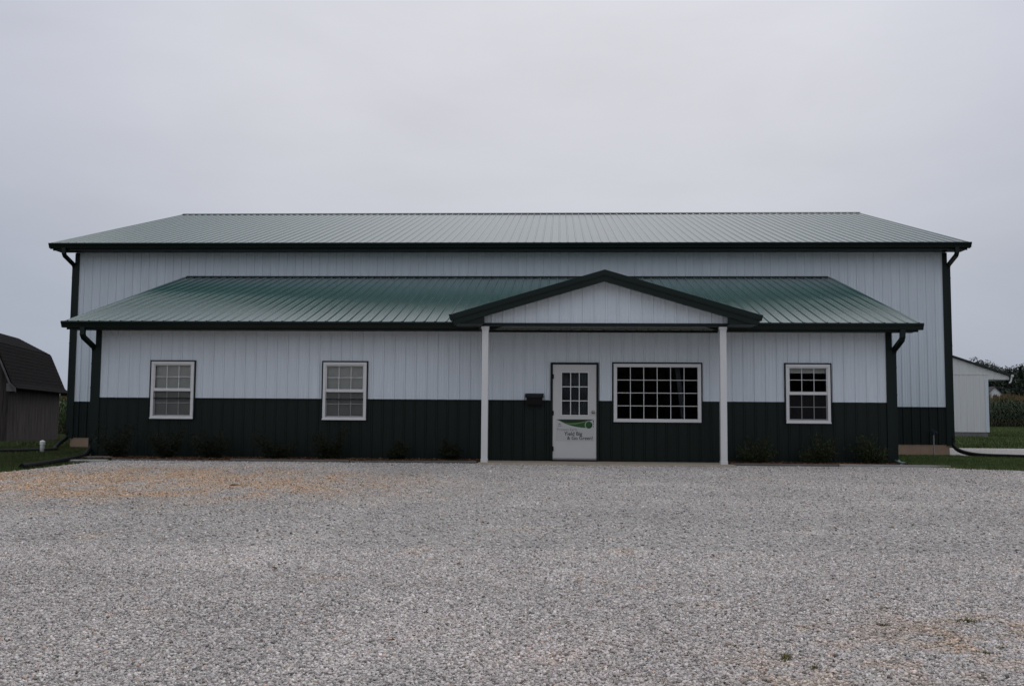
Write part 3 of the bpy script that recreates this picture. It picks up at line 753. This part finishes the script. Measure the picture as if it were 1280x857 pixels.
# loose stones
CAM = np.array([9.9017, -20.7922, .8878])
def stones(n, d0, d1, smin, smax, wide):
    d = np.sqrt(RNG.uniform(d0**2, d1**2, n)); a = RNG.uniform(-wide, wide, n)
    x = CAM[0]-.0476*d+d*a*1.0; y = CAM[1]+d
    k = (y < yb(x)+.05*RNG.random(n)) ; x, y = x[k], y[k]; n = len(x)
    s = smin+(smax-smin)*RNG.random(n)**2.2
    z = G(x,y)+.004+s*RNG.uniform(-.1,.75,n)
    tn, e, f = tint(x, y)
    keep = RNG.random(n) > .6*np.clip(f,0,1)
    x, y, z, s, tn, e = x[keep], y[keep], z[keep], s[keep], tn[keep], e[keep]; n = len(x)
    V, F = chunks(x, y, z, s)
    v = np.clip(RNG.normal(.52,.125,n), .14, .85)
    c = tn*v[:,None]*np.array([1.02,.967,.928])*RNG.uniform(.97,1.03,(n,3))
    k = RNG.random(n) < .02; c[k] *= np.array([1.0,.80,.64])
    k = RNG.random(n) < .055; c[k] *= RNG.uniform(.3,.6,(k.sum(),1))
    k = (RNG.random(n) < .48*e); c[k] *= np.array([1.04,.82,.60])*RNG.uniform(.6,1.25,(k.sum(),1))
    return V, F, np.repeat(c, 8, 0)
parts = [stones(380000, 4.4, 9.5, .0042, .0128, .62), stones(150000, 9.5, 19.6, .006, .015, .58)]
off = 0; VV = []; FF = []; CC = []
for V, F, c in parts: VV.append(V); FF.append(F+off); CC.append(c); off += len(V)
tag(npmesh('gravel', np.concatenate(VV), np.concatenate(FF), M['stone'], np.concatenate(CC)), kind='stuff')

# ------------------------------------------------------------------ grass
def blades(x, y, h, base=(.030,.050,.014), w=.006, var=.35):
    n = len(x); a = RNG.uniform(0,6.283,n); lean = RNG.uniform(.1,.7,n)*h; la = RNG.uniform(0,6.283,n)
    z = G(x,y)-.012
    p0 = np.stack([x-w*np.cos(a), y-w*np.sin(a), z], 1); p1 = np.stack([x+w*np.cos(a), y+w*np.sin(a), z], 1)
    p2 = np.stack([x+lean*np.cos(la), y+lean*np.sin(la), z+h], 1)
    V = np.stack([p0,p1,p2],1).reshape(-1,3); F = np.arange(3*n).reshape(-1,3)
    m = fbm(x*.8, y*.8, 5)
    c = np.array(base)*(1+RNG.uniform(-var,var,(n,1)))*(.6+.8*m[:,None])*RNG.uniform(.9,1.1,(n,3))
    k = RNG.random(n) < .10; c[k] = np.array([.085,.075,.032])*RNG.uniform(.6,1.2,(k.sum(),1))
    return V, F, np.repeat(c, 3, 0)
def lawn(n, x0, x1, y0, y1, test, hmin, hmax, w=.006, base=(.030,.050,.014)):
    x = RNG.uniform(x0,x1,n); y = RNG.uniform(y0,y1,n); k = test(x,y); x, y = x[k], y[k]
    V, F, c = blades(x, y, RNG.uniform(hmin,hmax,len(x)), base, w)
    return tag(npmesh('grass', V, F, M['grassblade'], c), kind='stuff')
inside = lambda x, y: ((x > XM0-.03) & (x < XM1+.03) & (y > DM-.03) & (y < YB)) | ((x > -.02) & (x < W1+.02) & (y > -.02) & (y < DM))
okL = lambda x, y: (y > yb(x)+.03) & ~inside(x,y) & ~((x > .95) & (y > BF(x)-.03))
lawn(200000, -7, 1.0, -6, 7, okL, .03, .085, .006, (.054,.076,.024))
lawn(90000, -24, -3.7, 7, 44, okL, .05, .16, .018, (.058,.080,.026))
okR = lambda x, y: (y > yb(x)+.03*np.sin(x*9)) & (x > 16.86) & ~inside(x,y) & ((x < 20.5) | (y < np.interp(x,[20,21.5,25,60],[5.85,5.55,4.85,3.5])))
lawn(110000, 16.8, 27, -2.6, 6.1, okR, .03, .08, .006, (.084,.122,.038))
lawn(170000, 20.4, 56, 12.3, 58, lambda x,y: (y > np.interp(x,[20,23,25,60],[12.65,12.65,12.45,11.6])) & (x > 20.4+.1*(y-12)), .04, .12, .02, (.088,.124,.040))

# weeds in the gravel
wd = None
spots = [(12.62,-13.95,.85),(11.20,-14.93,.8),(12.02,-14.10,.6),(12.18,-13.62,.55),(11.85,-13.35,.45),(12.9,-14.5,.5),(12.4,-14.75,.45),(12.75,-15.0,.6),(11.32,-15.12,.45),(10.95,-14.7,.4),(12.3,-14.35,.35),(13.1,-14.1,.5),(12.55,-14.62,.4),(11.7,-14.5,.35)]
for i, (x, y, s) in enumerate(spots):
    if wd is None:
        n = 90; r = RNG.uniform(0,.07,n)*RNG.random(n)**.3; a = RNG.uniform(0,6.283,n); h = RNG.uniform(.010,.036,n)
        V = []; 
        for k in range(n):
            bx, by = r[k]*math.cos(a[k])*1.6, r[k]*math.sin(a[k]); d = RNG.uniform(0,6.283); o2 = np.array([math.cos(d),math.sin(d)])*h[k]*1.1; w = .004
            V += [(bx-w*o2[1]/h[k],by+w*o2[0]/h[k],-.004),(bx+w*o2[1]/h[k],by-w*o2[0]/h[k],-.004),(bx+o2[0],by+o2[1],h[k])]
        c = np.array([.115,.105,.030])*RNG.uniform(.5,1.4,(n,1))
        wd = npmesh('weed_tuft', np.array(V), np.arange(3*n).reshape(-1,3), M['grassblade'], np.repeat(c,3,0))
        o = wd
    else: o = wd.copy(); COL.objects.link(o)
    o.location = (x, y, float(G(x,y))+.012); o.scale = (s,s,s); o.rotation_euler = (0,0,i*1.3)
    tag(o, 'small green weed tuft growing in the front right of the gravel', 'weed', 'weeds in the gravel')
LB = 'small brown dead leaf scattered on the open grey gravel'
for i, (x, y, s, l) in enumerate([(5.09,-6.17,1.5,'dark curled dead leaf on the warm gravel at left')]+[(a,b,c,LB) for a,b,c in ((7.55,-12.55,.9),(7.75,-12.5,.6),(9.05,-12.2,.55),(9.9,-12.05,.5),(8.9,-14.75,.6),(6.9,-10.9,.5),(11.3,-11.6,.7),(10.6,-9.6,.6),(5.6,-9.4,.7),(12.1,-12.6,.5),(8.0,-15.0,.5))]):
    mb = MB()
    L = [(-.05,0,.012),(-.02,.022,.026),(.02,.02,.02),(.055,0,.03),(.02,-.022,.026),(-.02,-.02,.016)]
    mb.prism(L, (0,0,.002)); o = mb.build('dead_leaf', M['deadleaf']); o.location = (x,y,float(G(x,y))+.015); o.scale = (s,s,s); o.rotation_euler = (.2,.1,i*2.0); tag(o, l, 'leaf', 'dead leaves on the gravel' if l == LB else None)

# ------------------------------------------------------------------ leafy things
def leafcloud(n, centre, rad, leaf, base, clumps=14, seed=1, flat=.6, core=.45, dark=.35):
    """leaf quads gathered in clumps through an ellipsoid volume; returns V,F,C"""
    r = np.random.default_rng(seed)
    cc = r.normal(size=(clumps,3)); cc /= np.linalg.norm(cc,axis=1)[:,None]; cc *= r.uniform(core,.95,(clumps,1))
    cr = r.uniform(.22,.48,clumps); tone = r.uniform(1-dark,1+dark,clumps)
    k = r.integers(0, clumps, n); q = r.normal(size=(n,3)); q /= np.linalg.norm(q,axis=1)[:,None]; q *= (r.random(n)**.45)[:,None]
    p = cc[k]+q*cr[k][:,None]*1.1
    p = p*np.asarray(rad)+np.asarray(centre)
    u = r.normal(size=(n,3)); u /= np.linalg.norm(u,axis=1)[:,None]; w = np.cross(u, r.normal(size=(n,3))); w /= np.linalg.norm(w,axis=1)[:,None]
    s = leaf*r.uniform(.6,1.4,n)[:,None]
    V = np.stack([p-u*s, p+w*s*flat*.6, p+u*s, p-w*s*flat*.6],1).reshape(-1,3); F = np.arange(4*n).reshape(-1,4)
    c = np.asarray(base)*tone[k][:,None]*r.uniform(.65,1.35,(n,1))*r.uniform(.92,1.08,(n,3))
    return V, F, np.repeat(c,4,0)

# shrubs in the beds
def shrub(x, y, w, h, d, label, seed, base):
    root = empty('shrub', (x,y,.03), label, 'shrub', 'shrubs in the planting beds')
    mb = MB(); r = random.Random(seed); tips = []
    for k in range(15):
        a = r.uniform(0,6.28); e = r.uniform(.6,1.1); tip = Vector((math.cos(a)*w*.5*e*r.uniform(.5,1), math.sin(a)*d*.5*e*r.uniform(.5,1), h*r.choice([.35,.5,.65,.8,1.0])*r.uniform(.85,1.05)))
        mb.tube([(0,0,-.02), tip*.5+Vector((0,0,.02)), tip], .008, 5, [1,.7,.35]); tips.append(tip)
    mb.build('stems', M['stem'], root)
    rr = np.random.default_rng(seed); VS=[];CS=[]
    n = 2400; i = rr.integers(0,len(tips),n); T = np.array([tuple(t_) for t_ in tips])[i]
    f = rr.uniform(.12,1.06,n)[:,None]; p = T*f*[1.12,1.1,1]; p[:,2] = T[:,2]*(f[:,0]**1.25)
    p = p+rr.normal(size=(n,3))*np.array([w*.075,d*.075,h*.07])*(1.25-.4*f); p[:,2] = np.abs(p[:,2])
    u = p/np.linalg.norm(p,axis=1)[:,None]+rr.normal(size=(n,3))*.6; u /= np.linalg.norm(u,axis=1)[:,None]
    ww = np.cross(u, rr.normal(size=(n,3))); ww /= np.linalg.norm(ww,axis=1)[:,None]; s = rr.uniform(.014,.034,n)[:,None]
    V = np.stack([p-u*s,p+ww*s*.35,p+u*s,p-ww*s*.35],1).reshape(-1,3)
    c = np.asarray(base)*rr.uniform(.5,1.5,(n,1))*rr.uniform(.9,1.1,(n,3))
    npmesh('foliage', V, np.arange(4*n).reshape(-1,4), M['shrubleaf'], np.repeat(c,4,0), root)
sd = (.017,.021,.011); sg = (.032,.040,.018)
for a in [(.72,-.55,1.0,.66,.7,'dark bushy shrub by the left front downspout',1,sd),
          (1.82,-.55,.75,.56,.6,'dark upright shrub beneath the leftmost window',2,sd),
          (2.78,-.55,.85,.55,.6,'dark low shrub just right of the leftmost window',3,sd),
          (4.05,-.5,.8,.58,.6,'dark shrub left of the second window from the left',4,sd),
          (5.22,-.5,.85,.66,.6,'dark shrub beneath the second window from the left',5,sd),
          (6.62,-.45,.5,.38,.45,'small sparse dark shrub midway between second window and porch post',6,sd),
          (7.68,-.42,.55,.42,.45,'small dark shrub nearest the left porch post',7,sd),
          (13.88,-.42,.95,.56,.6,'dark green shrub beside the right porch post',8,sg),
          (15.12,-.40,.95,.58,.6,'dark green shrub beneath the rightmost window',9,sg),
          (16.25,-.40,.85,.58,.6,'dark green shrub by the right front corner downspout',10,sg)]: shrub(*a)

# ------------------------------------------------------------------ old barn
ba = math.radians(14.5)
barn = empty('old_barn', (-14.66+.0, 24.85, -.36), 'old weathered grey barn with dark gambrel shingle roof at far left', 'barn', rz=ba)
# local frame: +x = wall seen from the lot, y along the ridge, x=0 at the wall
HW = 2.2; LN = 9.0; ya, yc = -LN/2, LN/2; WH = 2.42
prof = [(.36,2.36),(.12,2.60),(-.62,4.33),(-2.2,5.16)]
prof_full = prof+[(-4.4-p[0],p[1]) for p in prof[-2::-1]]
mb = MB()
for k in range(45):   # board and batten side walls
    y0 = ya+LN*k/45; mb.box(-.03-.012*random.random(), 0, y0+.004, y0+LN/45-.004, -.25, WH+.15)
    mb.box(-4.4, -4.37, y0+.004, y0+LN/45-.004, -.25, WH+.15)
def gable(y, th):
    n = 22
    for k in range(n):
        x0 = -4.4+4.4*k/n; x1 = x0+4.4/n-.006
        def top(x):
            pts = sorted(prof_full)
            for a,b in zip(pts,pts[1:]):
                if a[0] <= x <= b[0]: return a[1]+(b[1]-a[1])*(x-a[0])/(b[0]-a[0])-.06
        mb.prism([(x0,y,-.25),(x1,y,-.25),(x1,y,top(x1)),(x0,y,top(x0))], (0,th,0))
gable(ya+.001, .03); gable(yc-.031, .03)
mb.build('walls', M['barnwood'], barn)
mb = MB(); th = .06
up = [(x,z+th) for x,z in prof_full]
for (a,b),(c,d) in zip(zip(prof_full,prof_full[1:]), zip(up,up[1:])):
    mb.prism([(a[0],ya-.3,a[1]),(b[0],ya-.3,b[1]),(d[0],ya-.3,d[1]),(c[0],ya-.3,c[1])], (0,LN+.6,0))
# shingle courses
for s in (1,-1):
    X = (lambda x: x) if s == 1 else (lambda x: -4.4-x)
    for (a,b) in zip(prof, prof[1:]):
        ln = math.hypot(b[0]-a[0], b[1]-a[1]); n = max(2,int(ln/.16))
        nx, nz = (b[1]-a[1])/ln, -(b[0]-a[0])/ln
        for k in range(n):
            f0, f1 = k/n, (k+1)/n
            p = (a[0]+(b[0]-a[0])*f0, a[1]+(b[1]-a[1])*f0); q = (a[0]+(b[0]-a[0])*f1, a[1]+(b[1]-a[1])*f1)
            o1, o2 = th+.012, th+.004
            mb.face([(X(p[0]+nx*o1),ya-.3,p[1]+nz*o1),(X(p[0]+nx*o1),yc+.3,p[1]+nz*o1),(X(q[0]+nx*o2),yc+.3,q[1]+nz*o2),(X(q[0]+nx*o2),ya-.3,q[1]+nz*o2)])
            mb.face([(X(p[0]+nx*o1),ya-.3,p[1]+nz*o1),(X(p[0]+nx*o1),yc+.3,p[1]+nz*o1),(X(p[0]+nx*.0),yc+.3,p[1]+nz*.0),(X(p[0]),ya-.3,p[1])])
mb.build('roof', M['shingle'], barn)
for y in (ya-.33, yc+.305):   # barge boards on both gables
    mb = MB()
    for a,b in zip(prof_full, prof_full[1:]):
        mb.prism([(a[0],y,a[1]-.13),(b[0],y,b[1]-.13),(b[0],y,b[1]+.05),(a[0],y,a[1]+.05)], (0,.025,0))
    mb.prism([(.34,y,2.27),(-.02,y,2.27),(-.02,y,2.62),(.13,y,2.55)], (0,.02,0))
    mb.build('barge_board', M['barntrim'], barn)
# ------------------------------------------------------------------ white shed at right
zs = .20
shed = empty('white_shed', (27.2, 27, zs), 'white board shed with low dark roof and grey footing at far right', 'shed')
sw = 2.88; sd_ = 9.0; rzs = 4.42-zs; eh = 2.715+.0
ze = lambda x: rzs-.335*abs(x)
mb = MB()
ribbed(mb, (0,0,0), (1,0,0), (0,0,1), (0,-1,0), -sw, sw, .235, 2.96, .1, h=.012, minor=0, step=.305)
ribbed(mb, (0,0,0), (1,0,0), (0,0,1), (0,-1,0), -sw-1.0, sw+1.0, lambda u: 2.965 if abs(u) < sw else 2.72, lambda u: ze(u)-.04, .1, h=.012, minor=0, extra=(0,-sw,sw,-sw-.01,sw+.01), step=.305)
for X,n in ((-sw,-1),(sw,1)): ribbed(mb, (X,0,0), (0,1,0), (0,0,1), (n,0,0), 0, sd_, .235, 2.72, .1, h=.012, minor=0, step=.305)
ribbed(mb, (0,sd_,0), (1,0,0), (0,0,1), (0,1,0), -sw, sw, .235, lambda u: ze(u)-.05, .1, h=.012, minor=0, extra=(0,), step=.305)
mb.box(-sw-.005, sw+.005, -.02, -.001, 2.945, 2.968)
mb.build('siding', M['shedwhite'], shed)
for x in (sw-.045, -sw+.045):
    mb = MB(); mb.box(x-.075, x+.075, -.03, .1, .235, 2.72); mb.build('corner_trim', M['white'], shed)
mb = MB(); mb.box(-sw+.02, sw-.02, .02, sd_-.02, -.2, .24); mb.build('footing', M['block'], shed)
mb = MB()
for s in (1,-1): mb.prism([(0,-.12,rzs-.02),(s*(sw+1.06),-.12,ze(sw+1.06)-.02),(s*(sw+1.06),-.12,ze(sw+1.06)+.05),(0,-.12,rzs+.05)], (0,sd_+.24,0))
mb.build('roof', M['shedroof'], shed)
for s in (1,-1):
    mb = MB(); mb.box(min(s*sw*1.0,s*(sw+1.0)), max(s*sw,s*(sw+1.0)), .01, sd_, 2.70, 2.715)
    mb.build('soffit', M['shedwhite'], shed)
for s in (1,-1):
    mb = MB(); x = s*(sw+1.06); mb.box(min(x,x+s*.11), max(x,x+s*.11), -.12, sd_+.1, ze(sw+1.06)-.07, ze(sw+1.06)+.04)
    if s == 1: mb.tube([(sw+1.11,-.06,ze(sw+1.06)-.05),(sw+1.05,-.06,ze(sw+1.06)-.30),(sw+.98,-.06,ze(sw+1.06)-.36)], .04, 8)
    mb.build('gutter', M['vinyl'], shed)

# ------------------------------------------------------------------ cornfields
def corn(xa, xb, y0, y1, hmin, hmax, seed, row=.76, gap=.22, g0=(.020,.036,.011)):
    g0 = np.array(g0)
    r = np.random.default_rng(seed); V = []; F = []; C = []
    ys = np.arange(y0, y1, row); xs = np.arange(xa, xb, gap)
    X, Y = np.meshgrid(xs, ys); X = X.ravel()+r.normal(0,.05,X.size); Y = Y.ravel()+r.normal(0,.05,Y.size); n = len(X)
    Z = G(X,Y)-.02; H = r.uniform(hmin,hmax,n)
    quads = []; cols = []
    def add(p0,p1,p2,p3,c): quads.append(np.stack([p0,p1,p2,p3],1)); cols.append(c)
    a = r.uniform(0,6.283,n); d = np.stack([np.cos(a)*.014,np.sin(a)*.014,0*a],1); b0 = np.stack([X,Y,Z],1); b1 = b0+np.stack([0*H,0*H,H],1)
    pass
    add(b0-d,b0+d,b1+d*.6,b1-d*.6,g0*r.uniform(.7,1.2,(n,1)))
    for k in range(9):
        f = .08+.10*k+r.uniform(-.03,.03,n); a = r.uniform(0,6.283,n)+k*3.1; L = r.uniform(.32,.55,n)*(1-.35*abs(f-.5))
        dr = np.stack([np.cos(a),np.sin(a),0*a],1); sd = np.stack([-np.sin(a),np.cos(a),0*a],1)*.032
        p0 = b0+np.stack([0*H,0*H,H*f],1); p1 = p0+dr*(L*.55)[:,None]+np.array([0,0,1])*(L*.55)[:,None]; p2 = p0+dr*L[:,None]*1.1+np.array([0,0,1])*(L*r.uniform(-.1,.45,n))[:,None]
        c = g0*r.uniform(.55,1.35,(n,1))*(.75+.55*f[:,None]); 
        dry = f < .25; c[dry] = np.array([.06,.05,.02])*r.uniform(.5,1,(dry.sum(),1))
        add(p0-sd*.6,p0+sd*.6,p1+sd,p1-sd,c); add(p1-sd,p1+sd,p2+sd*.1,p2-sd*.1,c)
    for k in range(5):   # tassels
        a = r.uniform(0,6.283,n); q = r.uniform(.03,.13,n); tl = r.uniform(.22,.4,n); w = np.stack([-np.sin(a),np.cos(a),0*a],1)*.011
        e = b1+np.stack([np.cos(a)*q,np.sin(a)*q,tl],1); m0 = b1-np.array([0,0,.1])
        add(m0-w,m0+w,e+w,e-w,np.array([.135,.098,.045])*r.uniform(.7,1.3,(n,1)))
    V = np.concatenate([q.reshape(-1,3) for q in quads]); F = np.arange(len(V)).reshape(-1,4); C = np.concatenate([np.repeat(c,4,0) for c in cols])
    return tag(npmesh('cornfield', V, F, M['corn'], C), kind='stuff')
corn(32, 62, 57, 72, 2.0, 2.35, 3)
corn(-34, -12, 43, 54, 2.3, 2.75, 4, gap=.16, g0=(.042,.070,.016))

# ------------------------------------------------------------------ far trees
protos = []
def tree_proto(h, w, seed, conifer=False):
    root = bpy.data.objects.new('tree', None); COL.objects.link(root); root.empty_display_size = .5
    r = random.Random(seed); mb = MB()
    top = h*.75
    mb.tube([(0,0,-.3),(.15,0,h*.3),(-.1,.1,top)], .32, 8, [1,.75,.2])
    for k in range(7):
        a = r.uniform(0,6.28); z = h*r.uniform(.28,.6); l = w*r.uniform(.3,.48)
        mb.tube([(0,0,z),(math.cos(a)*l*.5,math.sin(a)*l*.5,z+l*.35),(math.cos(a)*l,math.sin(a)*l,z+l*.75)], .12, 6, [1,.6,.25])
    mb.build('trunk', M['bark'], root)
    if conifer:
        n = 5000; rr = np.random.default_rng(seed); f = rr.random(n)**.8; z = h*(.12+.88*f); a = rr.uniform(0,6.283,n); rad = w*.5*(1.02-f)*(.75+.25*np.sin(f*38))*rr.random(n)**.4
        p = np.stack([np.cos(a)*rad,np.sin(a)*rad,z-.25*rad],1); u = rr.normal(size=(n,3)); u /= np.linalg.norm(u,axis=1)[:,None]; wv = np.cross(u,rr.normal(size=(n,3))); wv /= np.linalg.norm(wv,axis=1)[:,None]; s = .32*rr.uniform(.6,1.3,n)[:,None]
        V = np.stack([p-u*s,p+wv*s*.4,p+u*s,p-wv*s*.4],1).reshape(-1,3); C = np.repeat(np.array([.020,.032,.018])*rr.uniform(.6,1.4,(n,1)),4,0); F = np.arange(4*n).reshape(-1,4)
    else:
        V, F, C = leafcloud(40000, (0,0,h*.58), (w*.56,w*.56,h*.44), .33, (.042,.055,.038), 80, seed, core=.15, dark=.25)
    npmesh('crown', V, F, M['leaf'], C, root)
    return root
protos = [tree_proto(16.6,12.5,21), tree_proto(15.9,11.5,22), tree_proto(17.0,13.5,23), tree_proto(15.8,6.5,24,True), tree_proto(17.6,12.5,25)]
used = set()
tx = [(86,236,0,1),(92,231,2,.95),(98,238,1,1.05),(103,230,0,1),(108.5,233,2,1.0),(112.5,229,1,1.08),(116,236,0,1.03),(119.5,231,1,1.0),(122.5,227,3,1.04),(126,236,0,.98),(130.5,229,4,1.05),(136,234,2,1.03),(142,230,1,1.05),(149,236,4,1),(156,231,0,1.02)]
for i, (x, y, k, s) in enumerate(tx):
    if k not in used: o = protos[k]; used.add(k)
    else: o = copy_tree(protos[k])
    o.location = (x, y, float(G(x,y))-.1); s *= .93; o.scale = (s,s,s*random.uniform(.90,.95)); o.rotation_euler = (0,0,random.uniform(0,6.28))
    if k == 3: tag(o, 'pointed dark evergreen tree rising from the far tree row', 'tree', 'trees beyond the cornfield')
    else: tag(o, 'distant leafy tree in the dark row beyond the cornfield', 'tree', 'trees beyond the cornfield')
# farmhouse among those trees
fh = empty('farmhouse', (106.8, 205, float(G(106,205))), 'tiny white farmhouse gable among the trees beyond the corn', 'house')
mb = MB(); mb.box(-1.6,1.6,0,7,-.3,6.6); mb.prism([(-1.6,0,6.6),(1.6,0,6.6),(0,0,8.2)], (0,7,0)); mb.build('walls', M['vinyl'], fh)
mb = MB()
for s in (1,-1): mb.prism([(0,-.3,8.22),(s*1.9,-.3,6.32),(s*1.9,-.3,6.46),(0,-.3,8.36)], (0,7.6,0))
mb.build('roof', M['farmroof'], fh)
mb = MB(); mb.box(-.4,.4,-.04,-.005,5.2,6.4); mb.build('window', M['black'], fh)

# woodland and hedge across the road, behind the viewer (seen only in the window glass)
V, F, C = leafcloud(26000, (10,-150,6.5), (170,14,8.5), 1.3, (.034,.05,.022), 240, 77, core=.1)
n = 12000; r = np.random.default_rng(5); p = np.stack([r.uniform(-170,190,n), r.uniform(-156,-146,n), r.uniform(-1,13,n)],1)
u = r.normal(size=(n,3)); u /= np.linalg.norm(u,axis=1)[:,None]; w = np.cross(u,r.normal(size=(n,3))); w /= np.linalg.norm(w,axis=1)[:,None]
V2 = np.stack([p-u*1.5,p+w*1.1,p+u*1.5,p-w*1.1],1).reshape(-1,3)
C2 = np.repeat(np.array([.034,.05,.022])*r.uniform(.5,1.3,(n,1)),4,0)
tag(npmesh('woodland', np.concatenate([V,V2]), np.arange(len(V)+len(V2)).reshape(-1,4), M['leaf'], np.concatenate([C,C2])), kind='stuff')

# ------------------------------------------------------------------ sky and light
SUN_EL, SUN_AZ = math.radians(52), math.radians(35)      # azimuth from +Y towards +X
w = bpy.data.worlds.new('World'); scene.world = w; w.use_nodes = True
nt = w.node_tree; L = nt.links; bg = nt.nodes['Background']; bg.inputs['Strength'].default_value = .1
sky = nt.nodes.new('ShaderNodeTexSky'); sky.sky_type = 'NISHITA'; sky.sun_disc = False
sky.sun_elevation = SUN_EL; sky.sun_rotation = SUN_AZ; sky.air_density = 1.5; sky.dust_density = 4
tc = nt.nodes.new('ShaderNodeTexCoord')
def N(t, **kw):
    n = nt.nodes.new(t)
    for k, v in kw.items(): setattr(n, k, v)
    return n
sep = N('ShaderNodeSeparateXYZ'); L.new(tc.outputs['Generated'], sep.inputs[0])
ramp = N('ShaderNodeValToRGB'); L.new(sep.outputs['Z'], ramp.inputs[0])
e = ramp.color_ramp.elements; K = 1.0
e[0].position = 0; e[0].color = (.402,.436,.502,1); e[1].position = 1; e[1].color = (1.20,1.23,1.31,1)
for pos, c in ((.11,(.446,.480,.548)),(.21,(.527,.545,.606)),(.30,(.578,.586,.640)),(.5,(.70,.71,.765))):
    q = e.new(pos); q.color = (*c,1)
# a brighter break in the cloud right of the roof's middle, duller to both sides
dp = N('ShaderNodeVectorMath', operation='DOT_PRODUCT'); L.new(tc.outputs['Generated'], dp.inputs[0])
bd = Vector((-.03,1,.27)).normalized(); dp.inputs[1].default_value = bd
mr = N('ShaderNodeMapRange'); mr.interpolation_type = 'SMOOTHSTEP'; mr.inputs['From Min'].default_value = .86; mr.inputs['From Max'].default_value = 1.0; mr.inputs['To Min'].default_value = .94; mr.inputs['To Max'].default_value = 1.12
L.new(dp.outputs['Value'], mr.inputs['Value'])
mp = N('ShaderNodeMapping'); mp.inputs['Scale'].default_value = (1.0,1.0,3.2); L.new(tc.outputs['Generated'], mp.inputs['Vector'])
nz = N('ShaderNodeTexNoise'); nz.inputs['Scale'].default_value = 2.6; nz.inputs['Detail'].default_value = 7; nz.inputs['Roughness'].default_value = .55; nz.inputs['Distortion'].default_value = .25; L.new(mp.outputs[0], nz.inputs['Vector'])
mr2 = N('ShaderNodeMapRange'); mr2.inputs['From Min'].default_value = .3; mr2.inputs['From Max'].default_value = .7; mr2.inputs['To Min'].default_value = .945; mr2.inputs['To Max'].default_value = 1.065; L.new(nz.outputs['Fac'], mr2.inputs['Value'])
mul = N('ShaderNodeMath', operation='MULTIPLY'); L.new(mr.outputs[0], mul.inputs[0]); L.new(mr2.outputs[0], mul.inputs[1])
mul2 = N('ShaderNodeMath', operation='MULTIPLY'); L.new(mul.outputs[0], mul2.inputs[0]); mul2.inputs[1].default_value = 10.0
sc = N('ShaderNodeVectorMath', operation='SCALE'); L.new(ramp.outputs[0], sc.inputs[0]); L.new(mul2.outputs[0], sc.inputs['Scale'])
mx = N('ShaderNodeMix', data_type='RGBA'); mx.inputs['Factor'].default_value = .95; L.new(sky.outputs[0], mx.inputs[6]); L.new(sc.outputs[0], mx.inputs[7])
# clear-blue cast to the sides, neutral in the bright break
mt = N('ShaderNodeMapRange'); mt.inputs['From Min'].default_value = .94; mt.inputs['From Max'].default_value = 1.12; L.new(mr.outputs[0], mt.inputs['Value'])
cm = N('ShaderNodeMix', data_type='RGBA'); L.new(mt.outputs[0], cm.inputs['Factor']); cm.inputs[6].default_value = (.965,.985,1.03,1); cm.inputs[7].default_value = (1.01,1.0,.985,1)
cx = N('ShaderNodeMix', data_type='RGBA', blend_type='MULTIPLY'); cx.inputs['Factor'].default_value = 1; L.new(mx.outputs[2], cx.inputs[6]); L.new(cm.outputs[2], cx.inputs[7])
L.new(cx.outputs[2], bg.inputs['Color'])

sl = bpy.data.lights.new('sun', 'SUN'); sl.energy = .5; sl.angle = math.radians(40); sl.color = (1,.97,.93)
so = bpy.data.objects.new('sun', sl); COL.objects.link(so)
d = Vector((math.sin(SUN_AZ)*math.cos(SUN_EL), math.cos(SUN_AZ)*math.cos(SUN_EL), math.sin(SUN_EL)))
so.rotation_euler = (-d).to_track_quat('-Z','Y').to_euler(); so.location = (10,0,40)

# ------------------------------------------------------------------ camera
cam = bpy.data.cameras.new('camera'); co = bpy.data.objects.new('camera', cam); COL.objects.link(co); scene.camera = co
cam.sensor_width = 36; cam.lens = 36*1240.08/1280; cam.clip_start = .05; cam.clip_end = 4000
yaw, pit, rol = -.0476, .0765, -.0073
R_ = Vector((math.cos(yaw), -math.sin(yaw), 0)); Fw = Vector((math.sin(yaw), math.cos(yaw), 0)); U = Vector((0,0,1))
D_ = Fw*math.cos(pit)+U*math.sin(pit); Up = -Fw*math.sin(pit)+U*math.cos(pit)
right = R_*math.cos(rol)-Up*math.sin(rol); up_ = R_*math.sin(rol)+Up*math.cos(rol)
m = Matrix((right, up_, -D_)).transposed().to_4x4(); m.translation = Vector(CAM); co.matrix_world = m

vs_ = scene.view_settings; scene.display_settings.display_device = 'sRGB'
vs_.view_transform = 'Standard'; vs_.look = 'None'; vs_.exposure = 0; vs_.gamma = 1; vs_.use_curve_mapping = False
scene.cycles.max_bounces = 8; scene.cycles.transparent_max_bounces = 16
